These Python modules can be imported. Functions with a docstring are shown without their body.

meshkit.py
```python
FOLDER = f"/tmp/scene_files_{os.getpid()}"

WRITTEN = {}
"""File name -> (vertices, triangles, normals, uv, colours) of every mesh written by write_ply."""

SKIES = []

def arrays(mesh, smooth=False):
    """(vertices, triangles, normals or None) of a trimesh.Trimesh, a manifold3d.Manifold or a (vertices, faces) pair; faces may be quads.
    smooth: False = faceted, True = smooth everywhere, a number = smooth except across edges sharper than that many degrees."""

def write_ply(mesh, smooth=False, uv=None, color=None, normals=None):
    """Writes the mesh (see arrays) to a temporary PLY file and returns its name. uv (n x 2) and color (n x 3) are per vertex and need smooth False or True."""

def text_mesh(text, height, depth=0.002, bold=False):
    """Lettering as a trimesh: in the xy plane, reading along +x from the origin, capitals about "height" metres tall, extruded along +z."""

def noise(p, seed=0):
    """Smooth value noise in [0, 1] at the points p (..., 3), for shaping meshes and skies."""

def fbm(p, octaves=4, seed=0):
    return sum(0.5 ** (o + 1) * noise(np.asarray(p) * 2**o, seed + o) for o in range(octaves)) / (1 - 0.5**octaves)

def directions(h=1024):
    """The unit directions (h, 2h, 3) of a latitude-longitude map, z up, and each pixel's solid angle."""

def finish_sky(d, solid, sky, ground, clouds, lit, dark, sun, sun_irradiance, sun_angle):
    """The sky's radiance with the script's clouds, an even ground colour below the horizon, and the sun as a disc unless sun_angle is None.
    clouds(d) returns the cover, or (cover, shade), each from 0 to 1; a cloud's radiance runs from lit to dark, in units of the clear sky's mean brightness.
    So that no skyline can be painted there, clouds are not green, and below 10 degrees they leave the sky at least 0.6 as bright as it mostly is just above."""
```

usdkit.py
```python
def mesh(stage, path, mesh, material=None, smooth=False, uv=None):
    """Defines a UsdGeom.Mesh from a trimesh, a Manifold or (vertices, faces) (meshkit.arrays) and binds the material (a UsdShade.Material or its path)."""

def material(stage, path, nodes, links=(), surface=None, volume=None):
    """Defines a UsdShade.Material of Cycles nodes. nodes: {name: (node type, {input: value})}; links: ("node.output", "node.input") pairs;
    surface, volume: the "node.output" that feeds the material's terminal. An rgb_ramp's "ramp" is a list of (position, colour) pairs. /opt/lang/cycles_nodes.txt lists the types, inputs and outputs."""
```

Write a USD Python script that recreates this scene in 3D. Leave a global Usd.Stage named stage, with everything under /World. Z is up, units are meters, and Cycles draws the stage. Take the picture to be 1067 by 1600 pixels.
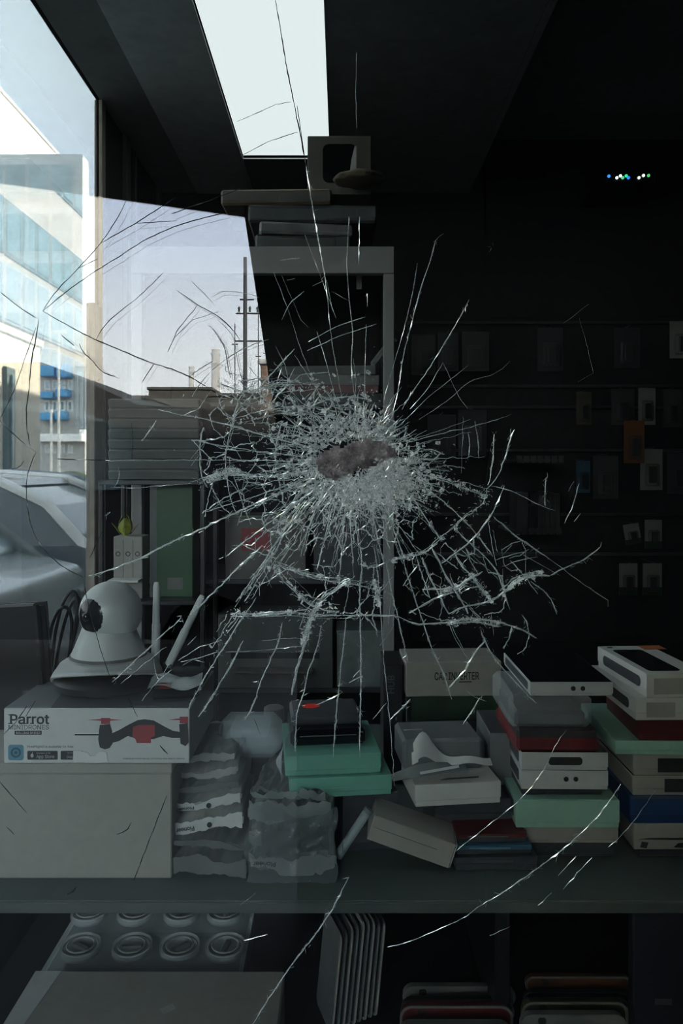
import math, random
import numpy as np, trimesh, usdkit, meshkit
from shapely.geometry import Polygon, Point, LineString, box as sbox
from shapely import affinity
from scipy.spatial import Voronoi, cKDTree
from pxr import Usd, UsdGeom, UsdLux, UsdShade, Gf, Sdf

random.seed(7); rng = np.random.default_rng(7)
stage = Usd.Stage.CreateInMemory()
UsdGeom.SetStageUpAxis(stage, 'Z'); UsdGeom.SetStageMetersPerUnit(stage, 1.0)
world = UsdGeom.Xform.Define(stage, '/World'); stage.SetDefaultPrim(world.GetPrim())
UsdGeom.Scope.Define(stage, '/World/Looks')

# ------------------------------------------------------------------ camera, sky, sun, exposure
H = 1.45                     # eye height
F = 1200.0                   # focal length in pixels of the 1067 x 1600 frame
CX, CY = 533.5, 735.0        # principal point (vertical lens shift)
AP = 24.0
cam = UsdGeom.Camera.Define(stage, '/World/camera')
cam.CreateProjectionAttr('perspective')
cam.CreateHorizontalApertureAttr(AP); cam.CreateVerticalApertureAttr(AP * 1600 / 1067)
cam.CreateFocalLengthAttr(AP * F / 1067)
cam.CreateVerticalApertureOffsetAttr(-(800 - CY) * AP / 1067)
cam.CreateClippingRangeAttr(Gf.Vec2f(0.02, 2000))
cam.CreateFStopAttr(0.0)
cam.CreateExposureAttr(0.0)
x = UsdGeom.Xformable(cam); x.AddTranslateOp().Set(Gf.Vec3d(0, 0, H)); x.AddRotateXOp().Set(90.0)

sky = UsdLux.DomeLight.Define(stage, '/World/sky')
sky.CreateIntensityAttr(1.0)
skym = usdkit.material(stage, '/World/Looks/sky_look', {
    'tc': ('texture_coordinate', {}), 'sep': ('separate_xyz', {}),
    'ramp': ('rgb_ramp', {'ramp': [(0.0, (.20, .20, .20)), (0.495, (.5, .5, .5)), (0.505, (.99, .98, .95)), (0.58, (.88, .92, .98)),
                                   (0.64, (.66, .74, .90)), (0.67, (.58, .67, .85)), (0.72, (.60, .69, .81)), (0.80, (.54, .63, .76)), (1.0, (.40, .50, .66))]}),
    'half': ('math', {'math_type': 'multiply_add', 'value2': 0.5, 'value3': 0.5}),
    'bg': ('background_shader', {'strength': 11.6})},
    [('tc.generated', 'sep.vector'), ('sep.z', 'half.value1'), ('half.value', 'ramp.fac'), ('ramp.color', 'bg.color')], surface='bg.background')
UsdShade.MaterialBindingAPI.Apply(sky.GetPrim()).Bind(skym)

sun = UsdLux.DistantLight.Define(stage, '/World/sun')
sun.CreateIntensityAttr(16.0); sun.CreateNormalizeAttr(True); sun.CreateAngleAttr(0.6); sun.CreateColorAttr(Gf.Vec3f(1.0, .92, .80))
sdir = np.array([.62, .60, .50]); sdir /= np.linalg.norm(sdir)      # towards the sun: behind the shop, to the right
el, az = math.asin(sdir[2]), math.atan2(sdir[1], sdir[0])
xs = UsdGeom.Xformable(sun)
xs.AddRotateZOp().Set(math.degrees(az) + 90); xs.AddRotateXOp().Set(90 - math.degrees(el))

# ------------------------------------------------------------------ helpers
used = {}
def uniq(parent, name):
    k = (parent, name); n = used.get(k, 0); used[k] = n + 1
    return f'{parent}/{name}' if n == 0 else f'{parent}/{name}_{n:03d}'

def P(px, py, d):            # pixel and distance -> point
    return np.array([(px - CX) / F * d, d, H - (py - CY) / F * d])
def PX(px, d): return (px - CX) / F * d
def PZ(py, d): return H - (py - CY) / F * d

LOOK = {}
STREET = ('facade', 'window_', 'pane_', 'balcony', 'asphalt', 'pavement', 'awning', 'hoarding', 'hedge', 'post_', 'pole_', 'chimney', 'tan_', 'skyline', 'car_', 'screen_', 'tyre', 'hub', 'lamp_', 'crack', 'ceiling', 'soffit', 'jamb', 'bright_red')
def mk(name, rgb, rough=.6, var=.12, scale=18., bump=0., metallic=0., spec=.5, coat=0.):
    if name in LOOK: return LOOK[name]
    c = np.array(rgb, float)
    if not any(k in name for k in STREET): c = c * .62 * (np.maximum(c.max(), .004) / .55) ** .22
    nodes = {'tc': ('texture_coordinate', {}), 'n': ('noise_texture', {'scale': scale, 'detail': 4.0, 'roughness': .6}),
             'r': ('rgb_ramp', {'ramp': [(.3, tuple(c * (1 - var))), (.7, tuple(np.minimum(c * (1 + var), 1)))]}),
             'p': ('principled_bsdf', {'roughness': rough, 'metallic': metallic, 'specular_ior_level': spec, 'coat_weight': coat})}
    links = [('tc.object', 'n.vector'), ('n.fac', 'r.fac'), ('r.color', 'p.base_color')]
    if bump:
        nodes['b'] = ('bump', {'strength': bump, 'distance': .01}); links += [('n.fac', 'b.height'), ('b.normal', 'p.normal')]
    LOOK[name] = usdkit.material(stage, f'/World/Looks/{name}', nodes, links, surface='p.BSDF')
    return LOOK[name]

def glassy(name, tint=(1, 1, 1), base=.04):      # flat pane: see-through plus a Schlick reflection
    LOOK[name] = usdkit.material(stage, f'/World/Looks/{name}', {
        'lw': ('layer_weight', {'blend': .5}), 'pw': ('math', {'math_type': 'power', 'value2': 5.0}),
        'ma': ('math', {'math_type': 'multiply_add', 'value2': 1 - base, 'value3': base}),
        't': ('transparent_bsdf', {'color': tint}), 'g': ('glossy_bsdf', {'roughness': 0.0, 'color': (1, 1, 1)}),
        'm': ('mix_closure', {})},
        [('lw.facing', 'pw.value1'), ('pw.value', 'ma.value1'), ('ma.value', 'm.fac'), ('t.BSDF', 'm.closure1'), ('g.BSDF', 'm.closure2')], surface='m.closure')
    return LOOK[name]

def film(name, rgb, opacity, rough=.2):           # thin translucent plastic
    LOOK[name] = usdkit.material(stage, f'/World/Looks/{name}', {
        't': ('transparent_bsdf', {'color': (1, 1, 1)}), 'p': ('principled_bsdf', {'base_color': rgb, 'roughness': rough}),
        'm': ('mix_closure', {'fac': opacity})}, [('t.BSDF', 'm.closure1'), ('p.BSDF', 'm.closure2')], surface='m.closure')
    return LOOK[name]

def glow(name, rgb, s=1.0):
    LOOK[name] = usdkit.material(stage, f'/World/Looks/{name}', {'e': ('emission', {'color': rgb, 'strength': s})}, [], surface='e.emission')
    return LOOK[name]

def thing(name, label, cat, loc=(0, 0, 0), rz=0., rx=0., ry=0., group=None, kind=None):
    path = uniq('/World', name)
    xf = UsdGeom.Xform.Define(stage, path)
    xf.AddTranslateOp().Set(Gf.Vec3d(*map(float, loc)))
    if rz: xf.AddRotateZOp().Set(float(rz))
    if ry: xf.AddRotateYOp().Set(float(ry))
    if rx: xf.AddRotateXOp().Set(float(rx))
    tag(xf.GetPrim(), label, cat, group, kind)
    return path

def tag(prim, label=None, cat=None, group=None, kind=None):
    for k, v in (('label', label), ('category', cat), ('group', group), ('kind', kind)):
        if v: prim.SetCustomDataByKey(k, v)

def part(parent, name, mesh, mat, label=None, smooth=False, kind=None):
    path = uniq(parent, name)
    m = usdkit.mesh(stage, path, mesh, LOOK[mat] if isinstance(mat, str) else mat, smooth=smooth)
    tag(m.GetPrim(), label, None, None, kind)
    return path

def struct(name, mesh, mat, label=None, smooth=False):
    p = part('/World', name, mesh, mat, label, smooth, 'structure'); return p

def copy_of(src, label, loc, rz=0., group=None, scale=None):
    prim = stage.GetPrimAtPath(src)
    base = src.rsplit('/', 1)[1]
    base = base[:-4] if base[-4:-3] == '_' and base[-3:].isdigit() else base
    path = uniq('/World', base)
    xf = UsdGeom.Xform.Define(stage, path)
    xf.GetPrim().GetReferences().AddInternalReference(Sdf.Path(src))
    xf.ClearXformOpOrder()
    xf = UsdGeom.Xformable(xf)
    xf.GetPrim().GetAttribute('xformOp:translate')
    ops = [xf.AddTranslateOp(opSuffix='copy')]
    ops[0].Set(Gf.Vec3d(*map(float, loc)))
    if rz:
        o = xf.AddRotateZOp(opSuffix='copy'); o.Set(float(rz)); ops.append(o)
    if scale:
        o = xf.AddScaleOp(opSuffix='copy'); o.Set(Gf.Vec3f(*scale)); ops.append(o)
    xf.SetXformOpOrder(ops)
    xf.GetPrim().SetInstanceable(True)
    tag(xf.GetPrim(), label, None, group)
    return path

def cat(ms): return trimesh.util.concatenate(ms)
def cbox(w, d, h, b=.0012, c=(0, 0, 0)):         # chamfered box standing on z=c[2], centred in x, y
    b = min(b, w * .3, d * .3, h * .3); pts = []
    for sx in (-1, 1):
        for sy in (-1, 1):
            for sz in (-1, 1):
                q = np.array([sx * w / 2, sy * d / 2, sz * h / 2])
                for k in range(3):
                    r = q - np.array([sx, sy, sz]) * b; r[k] = q[k]; pts.append(r)
    m = trimesh.PointCloud(np.array(pts)).convex_hull
    m.apply_translation([c[0], c[1], c[2] + h / 2]); return m
def bx(x0, x1, y0, y1, z0, z1, b=.002):
    return cbox(x1 - x0, y1 - y0, z1 - z0, b, ((x0 + x1) / 2, (y0 + y1) / 2, z0))
def extr(poly, t):
    return cat([trimesh.creation.extrude_polygon(g, t, engine='earcut') for g in getattr(poly, 'geoms', [poly]) if g.area > 0])
def front(poly, y, t=.0004):                       # polygon in (x, z) -> thin print that stands in front of the plane at y
    m = extr(poly, t)
    v = m.vertices.copy(); m.vertices = np.stack([v[:, 0], y - v[:, 2], v[:, 1]], 1); return m
def top(poly, z, t=.0004):                         # polygon in (x, y) lying on the plane at z
    m = extr(poly, t); m.apply_translation([0, 0, z]); return m
def side(poly, xx, t=.0004):                       # polygon in (y, z) on a left-hand face at x
    m = extr(poly, t)
    v = m.vertices.copy(); m.vertices = np.stack([xx - v[:, 2], v[:, 0], v[:, 1]], 1); m.invert(); return m
def words(text, h, x0, z0, y, bold=False, width=None, t=.0003, flip=False):
    m = meshkit.text_mesh(text, h, t, bold)
    if width: m.apply_scale([width / (m.bounds[1][0] - m.bounds[0][0]), 1, 1])
    if flip:
        c = m.bounds.mean(0); m.apply_transform(trimesh.transformations.rotation_matrix(math.pi, [0, 0, 1], c))
    v = m.vertices.copy(); m.vertices = np.stack([x0 + v[:, 0], y - v[:, 2], z0 + v[:, 1]], 1); return m
def rrect(x0, z0, x1, z1, r):
    r = min(r, (x1 - x0) * .49, (z1 - z0) * .49); return sbox(x0 + r, z0 + r, x1 - r, z1 - r).buffer(r, 6)
def lathe(prof, n=48): return trimesh.creation.revolve(np.array(prof, float), sections=n)
def tube(pts, r, n=8):
    pts = np.asarray(pts, float); t = np.gradient(pts, axis=0); t /= np.linalg.norm(t, axis=1, keepdims=True) + 1e-12
    up = np.array([0.13, .27, .95]); a = np.cross(t, up); a /= np.linalg.norm(a, axis=1, keepdims=True) + 1e-12; b = np.cross(t, a)
    ang = np.arange(n) * 2 * math.pi / n; rr = np.broadcast_to(r, (len(pts),))[:, None, None]
    v = (pts[:, None] + rr * (np.cos(ang)[None, :, None] * a[:, None] + np.sin(ang)[None, :, None] * b[:, None])).reshape(-1, 3)
    f = []
    for i in range(len(pts) - 1):
        for j in range(n):
            p0, p1, q0, q1 = i * n + j, i * n + (j + 1) % n, (i + 1) * n + j, (i + 1) * n + (j + 1) % n
            f += [[p0, p1, q1], [p0, q1, q0]]
    for c, ring, s in ((0, range(n), 1), (len(pts) - 1, range((len(pts) - 1) * n, len(pts) * n), -1)):
        v = np.vstack([v, pts[c]]); k = len(v) - 1; R = list(ring)
        f += [[k, R[(j + 1) % n], R[j]][::1 if s > 0 else -1] for j in range(n)]
    return trimesh.Trimesh(v, f, process=False)
def sheet(nx, ny, fn, t=.0008):                    # a curved sheet with thickness; fn(u, v) -> xyz arrays
    u, v = np.meshgrid(np.linspace(0, 1, nx), np.linspace(0, 1, ny), indexing='ij')
    p = np.stack(fn(u, v), -1).astype(float)
    du = np.gradient(p, axis=0); dv = np.gradient(p, axis=1); n = np.cross(du, dv); n /= np.linalg.norm(n, axis=-1, keepdims=True) + 1e-12
    a, b = (p + n * t / 2).reshape(-1, 3), (p - n * t / 2).reshape(-1, 3); N = nx * ny; f = []
    id_ = lambda i, j: i * ny + j
    for i in range(nx - 1):
        for j in range(ny - 1):
            q = [id_(i, j), id_(i + 1, j), id_(i + 1, j + 1), id_(i, j + 1)]
            f += [[q[0], q[1], q[2]], [q[0], q[2], q[3]], [N + q[0], N + q[2], N + q[1]], [N + q[0], N + q[3], N + q[2]]]
    rim = [id_(i, 0) for i in range(nx)] + [id_(nx - 1, j) for j in range(1, ny)] + [id_(i, ny - 1) for i in range(nx - 2, -1, -1)] + [id_(0, j) for j in range(ny - 2, 0, -1)]
    for k in range(len(rim)):
        p0, p1 = rim[k], rim[(k + 1) % len(rim)]; f += [[p0, N + p0, N + p1], [p0, N + p1, p1]]
    return trimesh.Trimesh(np.vstack([a, b]), f, process=False)

# ------------------------------------------------------------------ looks
glassy('pane_glass', (.965, 1, .985), .034); glassy('tinted_glass', (.37, .37, .36))
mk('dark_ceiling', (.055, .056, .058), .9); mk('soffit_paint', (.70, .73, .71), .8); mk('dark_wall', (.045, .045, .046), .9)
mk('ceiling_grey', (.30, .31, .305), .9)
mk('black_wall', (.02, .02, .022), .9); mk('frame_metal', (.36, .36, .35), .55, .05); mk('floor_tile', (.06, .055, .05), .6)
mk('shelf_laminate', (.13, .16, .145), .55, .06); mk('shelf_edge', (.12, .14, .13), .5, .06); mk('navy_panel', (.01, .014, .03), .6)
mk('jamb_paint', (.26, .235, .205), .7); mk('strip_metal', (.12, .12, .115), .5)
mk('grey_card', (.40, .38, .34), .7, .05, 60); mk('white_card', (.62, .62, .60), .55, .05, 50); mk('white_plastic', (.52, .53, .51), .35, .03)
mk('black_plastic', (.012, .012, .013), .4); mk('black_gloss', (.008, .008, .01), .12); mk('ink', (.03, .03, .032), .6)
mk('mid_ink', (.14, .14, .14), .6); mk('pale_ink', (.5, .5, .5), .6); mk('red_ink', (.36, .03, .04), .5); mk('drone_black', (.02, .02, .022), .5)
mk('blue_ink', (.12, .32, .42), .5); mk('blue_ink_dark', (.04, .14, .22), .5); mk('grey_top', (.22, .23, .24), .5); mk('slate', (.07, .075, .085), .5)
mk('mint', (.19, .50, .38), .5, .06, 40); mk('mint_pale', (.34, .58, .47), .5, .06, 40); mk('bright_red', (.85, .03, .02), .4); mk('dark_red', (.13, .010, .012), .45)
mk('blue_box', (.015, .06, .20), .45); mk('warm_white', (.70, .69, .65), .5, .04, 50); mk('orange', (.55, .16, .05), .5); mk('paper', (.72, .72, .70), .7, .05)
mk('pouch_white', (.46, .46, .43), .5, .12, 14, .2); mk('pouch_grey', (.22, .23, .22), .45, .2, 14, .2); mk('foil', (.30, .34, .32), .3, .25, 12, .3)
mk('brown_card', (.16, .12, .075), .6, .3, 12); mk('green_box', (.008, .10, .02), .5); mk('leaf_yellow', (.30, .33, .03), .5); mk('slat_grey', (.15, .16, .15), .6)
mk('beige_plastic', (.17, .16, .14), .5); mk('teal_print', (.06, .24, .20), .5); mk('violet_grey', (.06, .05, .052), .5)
film('clear_film', (.75, .8, .78), .22); film('milky_film', (.30, .34, .34), .34, .35); film('crinkle_film', (.16, .18, .175), .13, .12); film('red_film', (.22, .02, .02), .35); film('blister', (.35, .36, .35), .28, .15); film('pack_blister', (.10, .10, .10), .2, .25)
mk('facade_beige', (.62, .56, .47), .8, .04, 1.); mk('facade_white', (.85, .84, .82), .8, .03, 1.); mk('facade_grey', (.62, .66, .67), .7, .05, 1.); mk('facade_mid_grey', (.42, .42, .40), .8, .05, 1.)  # each an even wall colour
mk('window_teal', (.11, .20, .22), .25, .2, .7); mk('window_frame_dark', (.08, .13, .14), .5); mk('pane_pale', (.40, .50, .53), .25, .2, .5); mk('balcony_blue', (.06, .30, .55), .5)
mk('asphalt', (.028, .029, .029), .9, .2, 3.); mk('pavement', (.03, .031, .03), .9, .2, 5.); mk('awning_fabric', (.02, .021, .023), .9); mk('hoarding_black', (.012, .012, .013), .9)
mk('hedge_green', (.06, .09, .035), .9, .5, 4.); mk('post_white', (.75, .76, .74), .5); mk('pole_dark', (.03, .032, .035), .7); mk('chimney_pale', (.72, .68, .62), .8)
mk('tan_wall', (.13, .085, .06), .8); mk('skyline', (.045, .042, .036), .9); mk('car_silver', (.12, .14, .15), .3, .03, 2., coat=.6); mk('car_grey', (.16, .18, .20), .3, .03, 2., coat=.6)
mk('car_white', (.20, .235, .24), .3, .03, 2., coat=.6); mk('car_glass', (.05, .07, .075), .08, .1, 1., spec=.8); mk('screen_glass', (.62, .74, .78), .12, .1, 1., metallic=.7)  # pale metallic colour of the screen glass stands in for reflected sky
mk('tyre', (.015, .015, .015), .8); mk('hub', (.4, .4, .4), .4); mk('lamp_red', (.4, .02, .02), .3)

# ------------------------------------------------------------------ the shop's shell
YP = .752                                          # the window pane
BACK = 3.6; LX = -.848; CEIL = 2.75; RX = 2.3; HI = 3.0
struct('floor', bx(LX, RX, .70, BACK, -.06, 0), 'floor_tile')
struct('wall_back', bx(LX - .03, RX + .1, BACK, BACK + .1, 0, HI + .1), 'dark_wall')
struct('wall_right', bx(RX, RX + .1, .70, BACK, 0, HI + .1), 'black_wall')
JX = LX - .014
struct('wall_left', cat([bx(JX, LX, .70, 2.69, 0, .80), bx(JX, LX, 2.69, BACK, 0, CEIL), bx(JX, LX, .70, BACK, CEIL, HI + .1)]), 'dark_wall')
struct('trim_1', bx(JX - .004, LX + .012, 2.69, 2.725, .80, CEIL, .003), 'jamb_paint', 'beige jamb post at the far end of the side window')
struct('trim_7', bx(JX - .004, LX + .012, 2.605, 2.689, .831, 2.02, .003), 'jamb_paint', 'lower sash post of the side window beside the jamb')
struct('trim_2', bx(LX, LX + .02, 2.97, 3.02, .8, CEIL), 'strip_metal'); struct('trim_3', bx(LX, LX + .012, 3.12, 3.14, .8, CEIL), 'strip_metal'); struct('trim_4', bx(LX, LX + .02, 3.50, 3.55, .8, CEIL), 'strip_metal')
struct('trim_5', bx(JX - .003, LX + .01, .76, 2.69, .80, .83), 'jamb_paint', 'sill under the tinted side window')
lx0, lx1, ly1 = -.41, -.049, 3.2
ceil_parts = [bx(LX, -.676, .70, BACK, CEIL, CEIL + .05), bx(lx1, .575, .70, BACK, CEIL, CEIL + .05), bx(lx0, lx1, ly1, BACK, CEIL, CEIL + .05), bx(lx0, lx1, .70, 2.0, CEIL, CEIL + .05)]
struct('ceiling', cat(ceil_parts + [bx(.575, .60, .70, BACK, CEIL, HI), bx(.575, RX, .70, BACK, HI, HI + .05)]), 'ceiling_grey')
struct('trim_6', bx(-.676, lx0, .70, BACK, CEIL - .004, CEIL + .05), 'soffit_paint', 'lighter grey ceiling beam beside the bright ceiling panel')
struct('roof', bx(-1.0, RX + .1, .68, BACK + .1, HI + .1, HI + .2), 'black_wall')
struct('unseen_upper_storey', bx(-1.0, 16, .68, 16, HI + .2, 5.4), 'facade_mid_grey', 'unseen storey over the shop, shading the pavement and parked cars'); struct('unseen_wall_neighbour', cat([bx(RX + .1, 16, .70, 16, 0, HI + .2), bx(-1.0, RX + .1, BACK + .1, 16, 0, HI + .2)]), 'facade_mid_grey', 'unseen building beside and behind the shop, keeping the sun off')  # out of view, sized to keep the sun off pavement, window and cars
cl = thing('bright_ceiling_panel', 'large glowing white panel in the dark ceiling that reads as a skylight', 'ceiling panel', (0, 0, CEIL))  # reads as a skylight; its daylight is given by emission
glow('panel_emission', (.93, .985, 1.0), .92)
part(cl, 'glowing_panel', bx(lx0, lx1, 2.0, ly1, .012, .03), 'panel_emission')
part(cl, 'rim', cat([bx(lx0 - .004, lx0, 2.0, ly1, -.003, .03), bx(lx1, lx1 + .004, 2.0, ly1, -.003, .03), bx(lx0, lx1, ly1, ly1 + .004, -.003, .03)]), 'soffit_paint')
# side window of tinted glass
w2 = thing('window_2', 'tinted side window looking out on the street and parked cars', 'window', (0, 0, 0), kind='structure')
part(w2, 'pane', bx(LX - .010, LX - .005, .76, 2.69, .82, CEIL), 'tinted_glass')
# front: wall under and over the shop window
struct('wall_front', cat([bx(-1.0, RX + .1, .70, .80, 0, .25), bx(-1.0, RX + .1, .70, .80, 2.95, HI + .1), bx(RX, RX + .1, .70, .80, .25, 2.95), bx(JX - .02, LX - .02, .70, .80, .25, 2.95)]), 'black_wall')

# ------------------------------------------------------------------ street behind and beside
struct('ground', bx(-120, 60, -120, 160, -.30, -.061, .01), 'asphalt')
struct('pavement', bx(-1.0, 6, -2.4, .69, -.06, -.01, .01), 'pavement')
# ---- street
def quadbox(pts, t):                               # slab from four corner points (counter-clockwise seen from above) with thickness t downwards
    p = np.array(pts, float); q = p - [0, 0, t]
    return trimesh.PointCloud(np.vstack([p, q])).convex_hull
aw = thing('awning', 'dark fabric awning out of view over the pavement, keeping sky light off the window', 'awning', (0, 0, 0))
ez = lambda X: 2.817 - (X + .478) * .139
part(aw, 'canopy', quadbox([(-1.865, -2.5, ez(-1.865)), (.4, -2.5, ez(.4)), (.4, .66, 3.2), (-1.865, .66, 3.4)], .05), 'awning_fabric'); part(aw, 'canopy', quadbox([(.4, -2.5, ez(.4)), (6.3, -2.5, ez(.4)), (6.3, .66, 3.2), (.4, .66, 3.2)], .05), 'awning_fabric')  # right canopy lies out of view and keeps overhead sky light off
part(aw, 'front_bar', tube([(-1.865, -2.48, ez(-1.865)), (.4, -2.48, ez(.4) + .0), (6, -2.48, ez(.4))], .025, 6), 'pole_dark')
hb = thing('hoarding', 'tall black boards out of view behind the camera, darkening the reflection', 'hoarding', (0, -1.03, 0))  # out of view; blackens the right of the reflection and cuts light
for k in range(9):
    x0 = -.275 + k * .75
    m = bx(x0, x0 + .745, -.03, .03, -.06, 2.86, .004)
    if k == 0:
        v = m.vertices.copy(); left = v[:, 0] < x0 + .1; v[left, 0] -= (v[left, 2] - 2.0) * .15; m.vertices = v
    part(hb, 'panel', m, 'hoarding_black')
part(hb, 'backing', bx(-.15, 6.4, -.05, -.031, -.06, 2.86), 'hoarding_black'); part(hb, 'rail', bx(0, 6.3, -.08, -.05, .6, .68), 'hoarding_black'); part(hb, 'rail', bx(-.2, 6.3, -.08, -.05, 2.6, 2.68), 'hoarding_black')

ss = thing('added_shade_screen', 'added dark screen out of view, blocking light from the left', 'screen', (-1.89, 0, 0))  # added out of view to cut the light reaching the shelf
for k in range(4): part(ss, 'panel', bx(-.02, .02, -2.42 + .76 * k, -2.42 + .76 * k + .75, -.06, 3.5, .004), 'hoarding_black')
part(ss, 'backing', bx(-.035, -.021, -2.42, .6, -.06, 3.5), 'hoarding_black'); part(ss, 'rail', bx(-.06, -.035, -2.42, .6, .6, .68), 'hoarding_black')

s2 = thing('added_shade_screen', 'added dark screen out of view, blocking light from the right', 'screen', (6.52, 0, 0))  # added out of view to shut out light from the right
for k in range(4): part(s2, 'panel', bx(-.02, .02, -2.42 + .76 * k, -2.42 + .76 * k + .75, -.06, 3.5, .004), 'hoarding_black')
part(s2, 'rail', bx(.02, .05, -2.42, .6, .6, .68), 'hoarding_black')
def windows_x(b, x, ys, z0, z1, frame, pane, sill=None):       # windows on a face that looks along +x
    for y0, y1 in zip(ys[:-1], ys[1:]):
        w = part(b, 'window', bx(x - .05, x + .05, min(y0, y1) + .05, max(y0, y1) - .05, z0, z1, .02), frame)
        part(w, 'pane', bx(x + .05, x + .08, min(y0, y1) + .16, max(y0, y1) - .16, z0 + .1, z1 - .1, .01), pane)
def windows_y(b, y, xs, z0, z1, frame, pane):                  # on a face that looks along -y
    for x0, x1 in zip(xs[:-1], xs[1:]):
        w = part(b, 'window', bx(x0 + .05, x1 - .05, y - .05, y + .05, z0, z1, .02), frame)
        part(w, 'pane', bx(x0 + .14, x1 - .14, y - .08, y - .05, z0 + .1, z1 - .1, .01), pane)

# reflected in the pane: these stand behind the camera (distance d in the reflection is y = 2*YP - d)
R = lambda d: 2 * YP - d
ob = thing('office_building', 'sunlit beige office block with bands of teal windows, reflected in the shop window', 'building', (0, 0, -.06))
part(ob, 'wall', bx(-24, -10, R(32.2), R(19), 0, 16, .05), 'facade_beige')
yy = [R(d) for d in np.linspace(21.5, 29.7, 8)]
windows_x(ob, -10, yy, 11.25, 13.2, 'window_frame_dark', 'window_teal')
windows_x(ob, -10, yy, 7.9, 9.6, 'window_frame_dark', 'window_teal')
windows_x(ob, -10, yy, 5.9, 7.7, 'facade_grey', 'pane_pale'); windows_x(ob, -10, yy, 3.6, 5.7, 'facade_grey', 'pane_pale'); windows_x(ob, -10, yy, .4, 3.2, 'window_frame_dark', 'window_teal')
part(ob, 'parapet', bx(-24.1, -9.9, R(32.3), R(18.9), 16, 16.4, .05), 'facade_beige')

pole = thing('utility_pole', 'dark utility pole with cross arms, reflected against the pale sky', 'utility pole', (PX(383, 25), R(25), -.06))
part(pole, 'mast', tube([(0, 0, 0), (0, 0, 8.45)], [.09, .06], 8), 'pole_dark')
for z, w in ((7.05, .28), (6.6, .5), (5.7, .55)):
    part(pole, 'cross_arm', bx(-w * .6, w, -.04, .04, z, z + .04), 'pole_dark')
for sx in (-.2, .15, .4): part(pole, 'insulator', lathe([(0, 0), (.035, 0), (.03, .1), (.05, .12), (0, .2)], 10).apply_translation([sx, 0, 6.67]), 'pole_dark', smooth=40)
for i, (dx, z0, z1) in enumerate(((-.42, 4.2, 6.4), (.36, 3.8, 7.2), (.62, 3.9, 6.6))):
    w = thing('thin_mast', ['slim dark mast left of the utility pole', 'slim dark mast just right of the utility pole', 'slim dark mast furthest right beside the utility pole'][i], 'mast', (PX(383, 25) + dx, R(25.6), -.06))
    part(w, 'mast', tube([(0, 0, 0), (0, 0, z1)], [.022, .014], 6), 'pole_dark'); part(w, 'bracket', bx(-.1, .1, -.02, .02, z0 + 1.5, z0 + 1.53), 'pole_dark')
for i, (px, py, wpx) in enumerate(((337, 545, 13), (299, 572, 8))):
    d = 58 + 6 * i; r = wpx / 2400 * d
    c = thing('chimney', ['wider pale chimney stack on the reflected skyline', 'narrower pale chimney stack on the reflected skyline'][i], 'chimney', (PX(px, d), R(d), -.06))
    zt = PZ(py, d); part(c, 'stack', lathe([(0, 0), (r * 1.1, 0), (r, zt), (r * .7, zt), (0, zt - .2)], 20), 'chimney_pale', smooth=40)
    part(c, 'band', lathe([(r, zt - .5), (r * 1.12, zt - .5), (r * 1.12, zt - .3), (r, zt - .3)], 20), 'facade_grey')
tw = thing('garden_wall', 'tan rendered building end reflected at the right edge of the sky', 'building', (0, 0, -.06))
part(tw, 'wall', bx(PX(407, 18), -.9, R(22), R(18), 0, 4.0, .03), 'tan_wall'); part(tw, 'coping', bx(PX(407, 18) - .05, -.85, R(22), R(17.95), 4.0, 4.12, .02), 'facade_mid_grey')
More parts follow.
